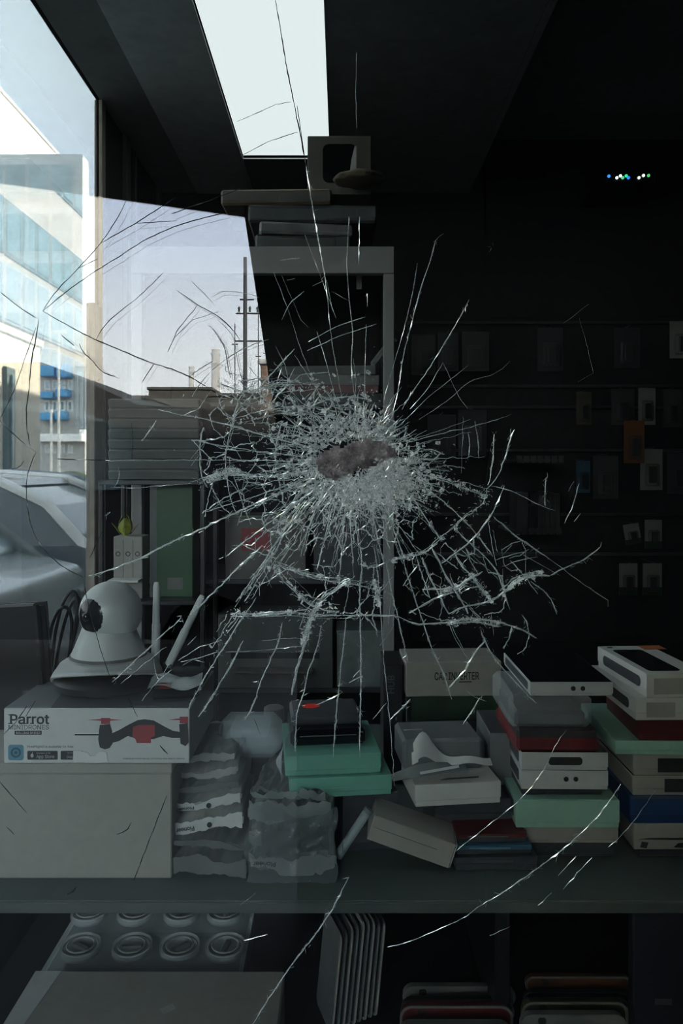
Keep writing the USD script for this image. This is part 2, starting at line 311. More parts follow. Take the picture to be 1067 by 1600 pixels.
for i, (xa, xb, yt, d) in enumerate(((150, 235, 622, 40), (232, 330, 608, 53), (322, 420, 618, 46))):
    s = thing('low_building', ['low brown building furthest left on the reflected skyline', 'low brown building in the middle of the reflected skyline', 'low brown building furthest right on the reflected skyline'][i], 'building', (0, 0, -.06))
    zt = PZ(yt, d); part(s, 'wall', bx(PX(xa, d), PX(xb, d), R(d + 4), R(d), 0, zt, .05), 'skyline')
    rf = part(s, 'roof', bx(PX(xa, d) - .1, PX(xb, d) + .1, R(d + 4.1), R(d - .1), zt, zt + .2, .03), 'skyline')
vn = thing('delivery_van', 'dark delivery van reflected low in the window', 'van', (0, R(6.2), -.06))
vb = Polygon([(-6.6, .35), (-6.6, 2.25), (-2.05, 2.25), (-1.75, 2.12), (-1.40, 1.96), (-.42, 1.90), (-.2, 1.2), (-.15, .35)])
def xz_extrude(poly, y0, y1):
    m = trimesh.creation.extrude_polygon(poly, y1 - y0, engine='earcut'); v = m.vertices.copy(); m.vertices = np.stack([v[:, 0], y0 + v[:, 2], v[:, 1]], 1); m.invert(); return m
part(vn, 'body', xz_extrude(vb, -.95, .95), 'hoarding_black')
part(vn, 'side_window', xz_extrude(Polygon([(-2.6, 1.35), (-2.5, 2.0), (-1.85, 1.95), (-1.45, 1.78), (-1.45, 1.38)]), .95, .965), 'car_glass')
for wx in (-5.6, -.9):
    for sy in (-.85, .85):
        c = trimesh.creation.cylinder(.33, .2, sections=20); c.apply_transform(trimesh.transformations.rotation_matrix(math.pi / 2, [1, 0, 0])); c.apply_translation([wx, sy, .33]); part(vn, 'wheel', c, 'tyre')

# seen through the tinted side window
wb = thing('white_building', 'bright white building high behind the others in the upper left', 'building', (0, 0, -.06))
part(wb, 'wall', bx(-60, -30, 58, 84, 0, 34.8, .05), 'facade_white'); part(wb, 'parapet', bx(-60, -29.9, 57.9, 84.1, 34.8, 35.2, .05), 'facade_white')
gt = thing('glass_tower', 'pale grey glass fronted tower standing behind the balcony block', 'building', (0, 0, -.06))
part(gt, 'wall', bx(-40, -18.9, 56, 57.5, 0, 24.6, .05), 'facade_grey')
for k in range(6): windows_y(gt, 56, np.linspace(-28, -19.5, 6), 3 + k * 3.6, 5.9 + k * 3.6, 'facade_grey', 'pane_pale')
cb = thing('corner_building', 'small cream building with a tall glass strip at far left of the window', 'building', (0, 0, -.06))
part(cb, 'wall', bx(-9, -4.5, 9.0, 11.5, 0, 3.35, .03), 'facade_beige')
windows_x(cb, -4.5, [10.15, 10.55], .3, 2.9, 'window_frame_dark', 'window_teal'); part(cb, 'parapet', bx(-9.03, -4.47, 8.97, 11.53, 3.35, 3.45, .01), 'facade_beige')
bb = thing('balcony_block', 'grey apartment block with bright blue balcony panels', 'building', (0, 0, -.06))
bd = 40; part(bb, 'wall', bx(PX(60, bd), PX(150, bd), bd, bd + 6, 0, PZ(543, bd), .03), 'facade_mid_grey'); part(bb, 'penthouse', bx(PX(120, bd), PX(143, bd), bd - .3, bd + 4, PZ(572, bd), PZ(520, bd), .03), 'facade_beige')
for (a, b, c, e) in ((67, 92, 572, 588), (95, 114, 570, 590), (67, 90, 612, 622), (94, 112, 608, 620), (66, 88, 644, 656), (94, 108, 642, 655)):
    pn = part(bb, 'balcony', bx(PX(a, bd), PX(b, bd), bd - .7, bd, PZ(e, bd), PZ(c, bd), .02), 'balcony_blue')
windows_y(bb, bd, [PX(v, bd) for v in (68, 80, 92, 104, 116)], PZ(608, bd), PZ(592, bd), 'facade_grey', 'pane_pale'); windows_y(bb, bd, [PX(v, bd) for v in (68, 80, 92, 104, 116)], PZ(641, bd), PZ(624, bd), 'facade_grey', 'window_teal')
windows_y(bb, bd, [PX(v, bd) for v in (117, 124, 131, 140)], PZ(668, bd), PZ(580, bd), 'facade_grey', 'pane_pale')
kiosk = thing('kiosk', 'long low white kiosk in front of the balcony block', 'kiosk', (0, 0, -.06))
part(kiosk, 'wall', bx(PX(64, 28), PX(132, 28), 28, 30, 0, PZ(688, 28), .02), 'facade_mid_grey'); part(kiosk, 'roof', bx(PX(63, 28), PX(133, 28), 27.6, 30.2, PZ(688, 28), PZ(676, 28), .02), 'facade_white'); part(kiosk, 'vent', bx(PX(121, 28), PX(129, 28), 28.2, 28.8, PZ(676, 28), PZ(668, 28), .02), 'facade_white')
windows_y(kiosk, 28, [PX(v, 28) for v in (68, 80, 92, 104, 116)], PZ(706, 28), PZ(692, 28), 'facade_grey', 'pane_pale')
hd = trimesh.creation.icosphere(4, 1.0); v = hd.vertices; v = v * (1 + .25 * (meshkit.fbm(v * 4, 4, 3) - .5)[:, None]); v = v * [1.7, .5, .9]; hd.vertices = v; hd.apply_translation([0, 0, .55]); hd.vertices[:, 2] = np.maximum(hd.vertices[:, 2], -.06)
hg = thing('hedge', 'dark green hedge behind the parked cars', 'hedge', (PX(110, 16), 16, -.06)); part(hg, 'foliage', hd, 'hedge_green', smooth=True)
for i, (px, y0, d) in enumerate(((92, 515, 14), (80, 640, 15))):
    lp = thing('lamp_post', ['tall thin white lamp post', 'short thin white post left of the lamp post'][i], 'lamp post', (PX(px, d), d, -.06))
    part(lp, 'mast', tube([(0, 0, 0), (0, 0, PZ(y0, d))], [.03, .018], 8), 'post_white')
    if i == 0: part(lp, 'lamp_head', tube([(-.12, 0, PZ(y0, d)), (.12, 0, PZ(y0, d) + .02)], .035, 8), 'post_white')
    else: part(lp, 'cap', lathe([(0, 0), (.04, 0), (.03, .05), (0, .06)], 10).apply_translation([0, 0, PZ(y0, d)]), 'post_white')

def car(label, paint, yc, xr, glasslook):          # parked nose away from the shop (towards -x), tail at xr
    c = thing('parked_car', label, 'car', (xr, yc, -.06))
    def taper(m, w, z0, z1, k):
        v = m.vertices.copy(); s = np.clip((v[:, 2] - z0) / (z1 - z0), 0, 1); v[:, 1] *= 1 - k * s; m.vertices = v; return m
    W = .86
    arches = [Point(-.75, .33).buffer(.37), Point(-3.3, .33).buffer(.37)]
    body = Polygon([(0, .25), (-.02, .62), (-.10, .93), (-.38, 1.0), (-2.9, .96), (-3.75, .86), (-4.1, .62), (-4.15, .3), (-3.9, .22)]).buffer(.05, 4)
    body = body.buffer(-.07).buffer(.14, 8).buffer(-.07, 8)
    for a in arches: body = body.difference(a)
    part(c, 'body', taper(xz_extrude(body, -W, W), W, .5, 1.0, .06), paint, smooth=35)
    gh = Polygon([(-.30, 1.0), (-.62, 1.28), (-.95, 1.42), (-1.6, 1.47), (-2.1, 1.43), (-2.95, .97)]).buffer(-.06).buffer(.06, 8)
    part(c, 'cabin_glass', taper(xz_extrude(gh, -.79, .79), .79, .97, 1.47, .24), glasslook, smooth=35)
    curve = [(-.28, 1.0), (-.60, 1.30), (-.93, 1.445), (-1.6, 1.495), (-2.12, 1.45), (-2.98, .97)]
    part(c, 'roof', taper(xz_extrude(Polygon([(-.90, 1.41), (-.95, 1.45), (-1.6, 1.50), (-2.1, 1.46), (-2.12, 1.42), (-1.6, 1.46)]), -.76, .76), .76, .97, 1.47, .22), paint)
    for sy in (-1, 1):
        pl = [(x_, sy * (.79 * (1 - .24 * np.clip((z_ - .97) / .5, 0, 1)) + .005), z_) for x_, z_ in curve]
        part(c, 'roof_rail', tube(pl, .035, 6), 'post_white' if paint == 'car_silver' else paint)
        part(c, 'door_pillar', tube([(-1.75, sy * .80, .98), (-1.68, sy * .62, 1.46)], .03, 6), paint)
        part(c, 'tail_light', bx(-.12, .02, sy * .68 - .12, sy * .68 + .12, .70, .88, .02), 'car_glass')
    for wx in (-.75, -3.3):
        for sy in (-.76, .76):
            t = trimesh.creation.cylinder(.32, .2, sections=24); t.apply_transform(trimesh.transformations.rotation_matrix(math.pi / 2, [1, 0, 0])); t.apply_translation([wx, sy, .32]); w = part(c, 'wheel', t, 'tyre', smooth=40)
            t = trimesh.creation.cylinder(.19, .215, sections=16); t.apply_transform(trimesh.transformations.rotation_matrix(math.pi / 2, [1, 0, 0])); t.apply_translation([wx, sy, .32]); part(w, 'hub', t, 'hub')
    part(c, 'bumper', bx(-.06, .07, -.80, .80, .30, .52, .03), paint)
car('white car parked nearest, its pale rear window sloping at lower left', 'car_white', 3.55, -1.42, 'screen_glass')
car('silver car parked second, its bright roof rail curving down to the post', 'car_silver', 5.5, -1.25, 'car_glass')
car('grey car parked furthest away, only its roof showing over the silver one', 'car_grey', 7.6, -1.9, 'screen_glass')
# ------------------------------------------------------------------ display shelves
SZ = .968; SF = .86
sh = thing('display_shelf', 'long grey laminate display shelf behind the cracked window', 'shelf', (0, 0, 0))
part(sh, 'board', bx(LX + .01, 1.5, SF, 1.46, SZ - .0122, SZ, .001), 'shelf_laminate'); part(sh, 'front_edge', bx(LX + .01, 1.5, SF - .003, SF, SZ - .0125, SZ - .0005, .0008), 'shelf_edge')
for xx in (-.8, .2, 1.45): part(sh, 'support', bx(xx, xx + .02, 1.0, 1.45, .7151, SZ - .0122), 'black_plastic')
LZ = .715
ls = thing('lower_shelf', 'dark lower display shelf under the grey one', 'shelf', (0, 0, 0))
part(ls, 'board', bx(LX + .01, 1.5, .83, 1.46, LZ - .02, LZ), 'black_plastic'); part(ls, 'back_panel', bx(LX + .01, 1.5, 1.461, 1.47, 0, SZ - .02), 'black_wall')
for xx in (-.8, .2, 1.45): part(ls, 'leg', bx(xx, xx + .03, .86, .89, 0, LZ - .02), 'black_plastic'); part(ls, 'leg', bx(xx, xx + .03, 1.40, 1.43, 0, LZ - .02), 'black_plastic')

def fr(x0, x1, yb, d): return (PX((x0 + x1) / 2, d), (x1 - x0) / F * d)     # centre x and width of a front face

# -- plain grey box and the drone box on it
gd = .907; gx1 = PX(268, gd); gx0 = -.60; gh = (1372 - 1192) / F * gd
gb = thing('cardboard_box', 'plain grey-beige box under the drone box at far left', 'box', ((gx0 + gx1) / 2, gd + .15, SZ))
gw = gx1 - gx0; part(gb, 'body', cbox(gw, .30, gh - .012, .0015), 'grey_card'); part(gb, 'lid', cbox(gw + .001, .301, .0118, .001, (0, 0, gh - .012)), 'grey_card')
gtop = SZ + gh
pd = .907; px0, px1 = PX(6, pd), PX(296, pd); pw = px1 - px0; ph = (1193 - 1107) / F * pd; pdp = .172
db = thing('drone_box', 'white retail box printed with a black and red mini drone', 'box', ((px0 + px1) / 2, pd + pdp / 2, gtop))
part(db, 'body', cbox(pw, pdp, ph, .001), 'white_card')
u = pd / F; fy = -pdp / 2
def q(px, py): return ((px - 151) * u, (1193 - py) * u)          # pixel on the front -> local x, z
def poly(*pts): return Polygon([q(*p) for p in pts])
def rect(a, b, c, e): return sbox(q(a, e)[0], q(a, e)[1], q(c, b)[0], q(c, b)[1])
def serif(text, h, x0, z0, w):
    m = words(text, h, 0, 0, 0, True, w); return m
m = cat([words('Parrot', 14.5 * u, *q(14, 1131), fy, True, 61 * u)] + [front(rect(a, b, c, e), fy) for a, b, c, e in ((13, 1130, 20, 1131.2), (13, 1116.5, 18, 1117.6), (30, 1130, 37, 1131.2), (36, 1130, 43, 1131.2), (47, 1130, 53, 1131.2))])
part(db, 'brand_lettering', m, 'ink')
part(db, 'subtitle_lettering', words('MINIDRONES', 7 * u, *q(12.5, 1140), fy, False, 63 * u), 'mid_ink')
sl = part(db, 'name_strip', front(rect(23, 1142, 65, 1148), fy), 'ink'); part(sl, 'strip_lettering', words('ROLLING SPIDER', 3.4 * u, *q(25, 1147), fy - .0004, False, 38 * u), 'pale_ink')
ic = part(db, 'app_icon', front(rrect(*q(13, 1188), *q(37, 1164), 4 * u), fy), 'blue_ink')
part(ic, 'icon_ring', front(Point(*q(25, 1176)).buffer(8 * u).difference(Point(*q(25, 1176)).buffer(5 * u)).union(Point(*q(25, 1176)).buffer(2.6 * u)), fy - .0004), 'blue_ink_dark')
part(db, 'caption_lettering', words('FreeFlight3 is available for free', 3.4 * u, *q(43, 1168.5), fy, False, 71 * u), 'mid_ink')
bd1 = part(db, 'store_badge', front(rrect(*q(43, 1187), *q(90, 1173.5), 1.5 * u), fy), 'ink')
apple = Point(*q(50.5, 1180.5)).buffer(3.0 * u).difference(Point(*q(54, 1179.8)).buffer(1.3 * u)).union(affinity.rotate(affinity.scale(Point(*q(51.4, 1176.4)).buffer(1 * u), .6, 1.3), -30))
part(bd1, 'badge_lettering', cat([front(affinity.scale(apple, .85, 1), fy - .0004), words('App Store', 5 * u, *q(57, 1184.5), fy - .0004, False, 28 * u), words('Download on the', 2 * u, *q(57, 1177.6), fy - .0004, False, 22 * u)]), 'pale_ink')
bd2 = part(db, 'store_badge', front(rrect(*q(95, 1187), *q(130, 1173.5), 1.5 * u), fy), 'ink')
part(bd2, 'badge_lettering', cat([words('GET IT ON', 2 * u, *q(105, 1177.6), fy - .0004, False, 12 * u), words('Google play', 4 * u, *q(104, 1184.5), fy - .0004, False, 24 * u)]), 'pale_ink')
part(db, 'sticker_remains', front(poly((115, 1191), (115, 1173), (122, 1172), (131, 1174), (138, 1176), (141, 1181), (150, 1180), (156, 1174), (167, 1175), (169, 1190), (150, 1192), (128, 1191)), fy - .0008, .0006), 'paper', 'torn white sticker remains')
arm = poly((173, 1147), (186, 1141), (200, 1133), (215, 1125.5), (226, 1124), (240, 1126), (256, 1135), (270, 1142), (281, 1144), (285, 1153), (268, 1153), (255, 1150), (240, 1155), (215, 1155), (200, 1150), (186, 1158), (174, 1161))
mot = poly((156, 1133), (172, 1132), (175, 1142), (176, 1162), (171, 1169), (164, 1171), (156, 1168), (153.5, 1155))
mot2 = poly((280, 1132), (293.5, 1130), (295, 1160), (290, 1166), (282, 1162))
dp = part(db, 'drone_picture', cat([front(p_, fy) for p_ in (arm.union(mot).union(mot2), rect(117, 1147.3, 157, 1149.4))]), 'drone_black')
part(dp, 'red_print', cat([front(p_, fy - .0004) for p_ in (poly((208, 1136), (218, 1133), (242, 1133), (242, 1150), (236, 1152), (236, 1161), (214, 1161), (212, 1155), (207, 1150)), rect(158, 1122, 172, 1131), rect(281, 1120, 294, 1130), poly((138, 1125), (158, 1123.5), (158, 1126)), poly((172, 1123.5), (190, 1125), (172, 1126)), poly((264, 1125), (281, 1122.5), (281, 1125)))]), 'red_ink')
part(db, 'fine_print', words('Contents and colours may vary. Do not throw away, keep for reference', 2.2 * u, *q(192, 1186.5), fy, False, 96 * u), 'mid_ink')
part(db, 'top_print', top(Polygon([(-pw * .25, -pdp / 2 + .001), (pw / 2 - .002, -pdp / 2 + .001), (pw / 2 - .002, pdp / 2 - .002), (-pw * .36, pdp / 2 - .002)]), ph), 'slate', 'dark picture on the lid'); part(db, 'top_print', top(Polygon([(-pw / 2 + .001, -pdp / 2 + .001), (-pw * .25, -pdp / 2 + .001), (-pw * .36, pdp / 2 - .002), (-pw / 2 + .001, pdp / 2 - .002)]), ph), 'grey_top')  # second sheet turns the rest of the white lid grey
part(db, 'top_lettering', top(cat_poly := sbox(.035, -pdp / 2 + .006, .085, -pdp / 2 + .009), ph + .0004), 'mid_ink')

dtop = gtop + ph
# -- camera
cc = np.array([PX(168, 1.0), 1.005]); cr = .040
ipc = thing('security_camera', 'white round pan and tilt security camera on the drone box', 'camera', (cc[0], cc[1], dtop))
cz = PZ(957, 1.0) - dtop
TH = np.linspace(0, 2 * math.pi, 73)[:-1]
def ringed(rows):                                  # rows of (radius fn, z fn) over the angle
    V = np.array([[(r(t) * math.cos(t), r(t) * math.sin(t), z(t)) for t in TH] for r, z in rows]).reshape(-1, 3); n = len(TH); f = []
    for i in range(len(rows) - 1):
        for j in range(n):
            a, b, c_, e = i * n + j, i * n + (j + 1) % n, (i + 1) * n + (j + 1) % n, (i + 1) * n + j; f += [[a, b, c_], [a, c_, e]]
    return trimesh.Trimesh(V, f, process=False)
k0 = lambda v_: (lambda t: v_)
lip = lambda t: .006 + .026 * max(0., math.cos(t + math.pi / 2 - .15)) ** .7
base_r = .072
part(ipc, 'foot', lathe([(0, 0), (.060, 0), (.068, .004), (.069, .012), (.060, .022), (0, .024)], 64), 'black_plastic', smooth=40)
part(ipc, 'base_shell', ringed([(k0(base_r - .004), lambda t: lip(t) - .002), (k0(base_r), lip), (k0(base_r - .002), lambda t: lip(t) + .004), (k0(.068), lambda t: lip(t) * .6 + .014), (k0(.060), lambda t: .031 + lip(t) * .2), (k0(.052), k0(.037)), (k0(.048), k0(.040)), (k0(.002), k0(.041))]), 'white_plastic', smooth=50)
part(ipc, 'groove_ring', lathe([(.0475, .0395), (.0490, .0395), (.0488, .0425), (.0470, .0425)], 64), 'mid_ink')
part(ipc, 'neck', lathe([(0, .041), (.0475, .042), (.0430, .052), (.0350, .072), (.0310, .084), (.022, .090), (0, .091)], 64), 'white_plastic', smooth=40)
hd_ = trimesh.creation.icosphere(4, cr); hd_.apply_translation([0.003, 0, cz]); part(ipc, 'head', hd_, 'white_plastic', smooth=True)
n_ = np.array([-.50, -.86, .0]); n_ /= np.linalg.norm(n_)
cap = trimesh.creation.icosphere(5, cr * 1.004); keep = (cap.vertices @ n_) > cr * math.cos(.58)
cap.update_faces(keep[cap.faces].all(1)); cap.remove_unreferenced_vertices(); cap.apply_translation([.003, 0, cz])
eye = part(ipc, 'lens_face', cap, 'black_gloss', smooth=True)
ln = trimesh.creation.icosphere(3, .006); ln.apply_translation(n_ * (cr * 1.0) + [.003, 0, cz]); part(eye, 'lens', ln, 'black_gloss', smooth=True)

# -- router with two antennas
rt = thing('wireless_router', 'black router on the drone box with two white stick antennas', 'router', (PX(277, 1.03), 1.035, dtop))
part(rt, 'case', cbox(.075, .045, .012, .004), 'black_plastic')
for (bxp, byp, txp, typ) in ((243, 1044, 245, 909), (262, 1042, 317, 930)):
    a, b = P(bxp, byp, 1.035) - [PX(277, 1.03), 1.035, dtop], P(txp, typ, 1.045) - [PX(277, 1.03), 1.035, dtop]
    a[2] = max(a[2], .009); L = b - a
    an = part(rt, 'antenna', tube([a, a + L * .5, a + L * .52, a + L * .95, b - L * .004, b], [.0056, .0058, .0050, .0046, .0034, .001], 16), 'white_plastic', smooth=50)
    part(an, 'hinge', tube([a - [.006, 0, 0], a + [.006, 0, 0]], .0062, 12), 'black_plastic', smooth=40)
rp = thing('blister_pack', 'dark glossy plastic wrapped pack lying on the drone box beside the camera', 'pack', (PX(275, .965), .965, dtop), rz=8)
part(rp, 'tray', cbox(.058, .050, .013, .004), 'black_gloss'); part(rp, 'wrap', sheet(14, 10, lambda a, b: ((a - .5) * .064, (b - .5) * .056, .016 + .004 * np.sin(7 * a) * np.cos(6 * b)), .0006), 'clear_film', smooth=True); part(rp, 'red_label', top(sbox(-.02, -.02, -.005, .005), .013), 'red_ink')

# -- black folder and cable coil at the far left
fl = thing('folder', 'black ring folder standing tilted at the far left edge', 'folder', (PX(20, .99), 1.02, gtop), rz=-20, ry=-6)
part(fl, 'cover', cbox(.085, .012, .168, .003), 'black_plastic'); part(fl, 'pages', cbox(.080, .009, .160, .001, (0, .0115, .003)), 'slate'); part(fl, 'cover', cbox(.085, .003, .168, .001, (0, .018, 0)), 'black_plastic'); part(fl, 'spine_label', front(sbox(.012, .03, .035, .055), -.0061), 'slate')
cc_ = thing('cable_coil', 'loops of black cable standing behind the drone box', 'cable', (PX(92, 1.13), 1.125, gtop))
loops = []
for i, (w, h, lean, oy) in enumerate(((.013, .166, .18, 0), (.009, .156, .24, .006), (.015, .144, .12, -.006))):
    t = np.linspace(0, 2 * math.pi, 41)[:-1]; xx = w * np.cos(t) * (1 + .2 * np.sin(t)); zz = h / 2 * (1 + np.sin(t)) + .003
    pts = np.stack([xx + lean * (zz - .05), oy + .004 * np.sin(2 * t), zz], 1); part(cc_, 'loop', tube(np.vstack([pts, pts[:1]]), .0026, 8), 'black_plastic', smooth=True)
part(cc_, 'tail', tube([(-.01, .004, .05), (.01, .002, .055), (.03, -.004, .05), (.045, -.01, .048)], .0024, 8), 'black_plastic', smooth=True)

# -- stack of white pouches right of the grey box
def pouch(name, label, xa, xb, yb, d, dep, hgt, look, rz=0, lift=0, wav=.004, text=None, dot=False, rx=0, seed=0, group=None, z=None, flip=True, crump=.004, head=None):
    w = (xb - xa) / F * d; z = PZ(yb, d) if z is None else z
    t = thing(name, label, 'pouch', (PX((xa + xb) / 2, d), d + dep / 2, z), rz=rz)
    r = np.random.default_rng(seed); ph_ = r.uniform(0, 6, 4)
    def surf(sgn):
        def fn(a, b):
            e = np.minimum.reduce([a, 1 - a, b, 1 - b]) * 4; puff = np.sqrt(np.clip(e, 0, 1))
            bend = lift * (a - .5) + wav * np.sin(5 * a + ph_[0]) * (1 - .4 * b) + crump * 2.2 * (meshkit.fbm(np.stack([a * 8, b * 5, 0 * a + seed], -1), 4, seed) - .5)
            return ((a - .5) * w * (1 + .02 * np.sin(8 * b + ph_[2])), (b - .5) * dep, np.maximum(hgt / 2 + bend + sgn * hgt / 2 * (.35 + .65 * puff), 0.0005))
        return fn
    up, lo = surf(1), surf(-1); nx, ny = 44, 14
    A = np.stack(up(*np.meshgrid(np.linspace(0, 1, nx), np.linspace(0, 1, ny), indexing='ij')), -1).reshape(-1, 3); Bm = np.stack(lo(*np.meshgrid(np.linspace(0, 1, nx), np.linspace(0, 1, ny), indexing='ij')), -1).reshape(-1, 3)
    N = nx * ny; f = []
    for i in range(nx - 1):
        for j in range(ny - 1):
            qd = [i * ny + j, (i + 1) * ny + j, (i + 1) * ny + j + 1, i * ny + j + 1]; f += [[qd[0], qd[1], qd[2]], [qd[0], qd[2], qd[3]], [N + qd[0], N + qd[2], N + qd[1]], [N + qd[0], N + qd[3], N + qd[2]]]
    rim = [i * ny for i in range(nx)] + [(nx - 1) * ny + j for j in range(1, ny)] + [i * ny + ny - 1 for i in range(nx - 2, -1, -1)] + list(range(ny - 2, 0, -1))
    for k_ in range(len(rim)): a_, b_ = rim[k_], rim[(k_ + 1) % len(rim)]; f += [[a_, N + a_, N + b_], [a_, N + b_, b_]]
    part(t, 'bag', trimesh.Trimesh(np.vstack([A, Bm]), f, process=False), look, smooth=45)
    flap_h = hgt * .60                              # printed header strip along the front edge
    fa = lambda a, b: ((a - .5) * w * .97, -dep / 2 - .0008 - .002 * b, np.maximum(hgt / 2 + lift * (a - .5) + wav * np.sin(5 * a + ph_[0]) + crump * 1.6 * (meshkit.fbm(np.stack([a * 11, b * 2.5, 0 * a + seed], -1), 4, seed + 1) - .5) + (b - .45) * flap_h * (1 + 1.2 * (meshkit.fbm(np.stack([a * 3, 0 * b, 0 * a + seed + 9], -1), 2, seed) - .5)), .0008 + .002 * b))
    hp = part(t, 'header', sheet(40, 4, fa, .0006), head or 'pouch_white', smooth=45)
    if text:
        zc = hgt * .42 + lift * -.32 + wav * np.sin(5 * .15 + ph_[0])
        tm = words(text, flap_h * .30, -w * .46, zc, -dep / 2 - .0042, True, w * .26, flip=flip)
        tm.apply_transform(trimesh.transformations.rotation_matrix(-math.atan2(lift, w), [0, 1, 0], tm.bounds.mean(0))); part(hp, 'lettering', tm, 'ink')
    if dot:
        part(hp, 'hang_hole', front(Point(w * .02, hgt * .5 + wav * np.sin(2.5 + ph_[0])).buffer(.0030), -dep / 2 - .0030, .0012), 'ink')
    return t
zz = SZ; G = ['product pouch at the very bottom of the stack beside the grey box', 'second pouch from the bottom, dark with a thin pale edge', 'broad white pouch with upside down lettering and a round black hanging hole', 'white pouch with upside down lettering just above the broad one', 'thin grey pouch in the middle of the stack', 'pale pouch near the top of the stack under the plastic bottle', 'topmost crumpled clear pouch of the stack']
spec = [('pouch_grey', .030, None, False, .0, .004), ('pouch_grey', .014, None, False, -.006, .003), ('pouch_white', .026, 'Pioneer', True, .012, .002), ('pouch_white', .018, 'Pioneer', True, .010, .004), ('foil', .013, None, False, .004, .004), ('pouch_white', .015, None, False, .006, .004), ('foil', .016, None, False, .004, .003)]
for i, (lk, hh, tx, dt, lf, wv) in enumerate(spec):
    d = .905 + .012 * i
    pouch('product_pouch', G[i], 271, 388 - 4 * i, 0, d, .13, hh, lk, rz=-1 + i * .6, lift=lf, wav=wv * .6, text=tx, dot=dt, seed=i + 3, z=zz, flip=True, head=('paper' if i in (2, 3) else 'pouch_grey' if i in (0, 1, 4) else None)); zz += hh * .93
# -- crumpled bags to the right
zz = SZ; G = ['bottom crumpled foil bag with small lettering near the shelf edge', 'second crumpled foil bag above the lettered one', 'pale crumpled foil bag third from the bottom below the mint boxes', 'topmost flattened foil bag directly under the mint boxes']
for i, (xa, xb, hh, lk, tx) in enumerate(((385, 520, .028, 'foil', 'Pioneer'), (388, 515, .026, 'pouch_grey', None), (392, 524, .030, 'foil', None), (400, 520, .012, 'pouch_grey', None))):
    pouch('foil_bag', G[i], xa, xb, 0, .912 + .012 * i, .14, hh, lk, rz=3 - 3 * i, lift=-.004, wav=.003, text=tx, seed=20 + i, z=zz, crump=.011, head='pouch_white' if i == 0 else 'foil' if i != 1 else 'pouch_grey'); zz += hh * .9
bagtop = zz
cr_ = thing('plastic_wrap', 'crumpled clear plastic film hanging over the foil bags', 'wrap', (PX(455, .90), .900, SZ + .001))
part(cr_, 'film', sheet(44, 30, lambda a, b: ((a - .5) * .104 + .003 * np.sin(9 * b), .010 * (meshkit.fbm(np.stack([a * 9, b * 7, 0 * a], -1), 4, 31) - .5) - .004 * (1 - b) - .003, b * (.080 + .012 * np.sin(7 * a)) + .001), .0004), 'crinkle_film', smooth=25)
part(cr_, 'film', sheet(30, 16, lambda a, b: ((a - .4) * .085, -.008 + .012 * (meshkit.fbm(np.stack([a * 7, b * 6, 0 * a], -1), 4, 33) - .5), .03 + b * .040 + .012 * a), .0004), 'crinkle_film', smooth=25)
# -- plastic bottle on the pouch stack
bt = thing('plastic_bottle', 'milky square plastic bottle lying on the white pouches', 'bottle', (PX(388, 1.02), 1.05, PZ(1190, 1.02)))
bwid = 98 / F * 1.02
part(bt, 'body', cbox(bwid, .055, .052, .012, (0, 0, 0)).subdivide().subdivide(), 'milky_film', smooth=50)
cp_ = trimesh.creation.cylinder(.011, .02, sections=24); cp_.apply_transform(trimesh.transformations.rotation_matrix(math.pi / 2, [0, 1, 0])); cp_.apply_translation([-bwid / 2 - .008, 0, .03]); part(bt, 'cap', cp_, 'beige_plastic', smooth=40)
part(bt, 'moulded_band', cbox(bwid * .6, .0556, .014, .003, (0, 0, .03)), 'milky_film')
sp = thing('support_box', 'dark low box under the plastic bottle', 'box', (PX(378, 1.06), 1.13, SZ)); spw = .12
part(sp, 'body', cbox(spw, .10, PZ(1190, 1.02) - SZ - .0125, .001), 'slate'); part(sp, 'lid', cbox(spw + .001, .101, .012, .001, (0, 0, PZ(1190, 1.02) - SZ - .0123)), 'slate')
sc_ = thing('grey_jar', 'small grey topped jar behind the plastic bottle', 'jar', (PX(428, 1.17), 1.17, SZ))
jz = PZ(1126, 1.17) - SZ; part(sc_, 'body', lathe([(0, 0), (.014, 0), (.0155, .004), (.0155, jz - .006), (.013, jz), (0, jz)], 32), 'slate', smooth=40); part(sc_, 'lid', lathe([(0, jz), (.0155, jz), (.016, jz + .004), (.015, jz + .020), (.012, jz + .022), (0, jz + .022)], 32), 'beige_plastic', smooth=40)

# -- mint boxes with a black device
def retail_box(name, label, x, d, z, w, dep, h, rz, lid, base=None, lidfrac=.75, group=None, catg='box'):
    t = thing(name, label, catg, (x, d, z), rz=rz, group=group)
    part(t, 'base', cbox(w - .0016, dep - .0016, h * .9, .0008, (0, dep / 2, 0)), base or lid)
    part(t, 'lid', cbox(w, dep, h * lidfrac, .0008, (0, dep / 2, h * (1 - lidfrac))), lid)
    return t
md = .965
sup = thing('support_box', 'dark flat box hidden under the mint boxes', 'box', (PX(572, md), md + .06, SZ), rz=7)
mz = PZ(1243, md); part(sup, 'body', cbox(.072, .10, mz - SZ - .001, .001), 'slate'); part(sup, 'label', front(sbox(-.03, .01, .0, .03), -.05), 'mid_ink')
mw = 160 / F * md; mh = 31 / F * md
mb1 = retail_box('mint_box', 'lower of the two mint green boxes', PX(533, md), md - .004, mz, mw, .125, mh, 6.5, 'mint')
part(mb1, 'scuff', front(sbox(-.03, mh * .45, .01, mh * .47), 0), 'mint_pale')
mw2 = 152 / F * md
mb2 = retail_box('mint_box', 'upper mint green box carrying the black device', PX(521, md), md + .002, mz + mh + .0003, mw2, .128, mh * 1.02, 6.0, 'mint')
mt = mz + mh * 2.02 + .0006
dev = thing('phone_display', 'black flat device with a red oval logo on the mint box', 'device', (PX(518, md) - .004, md + .026, mt), rz=6.5)
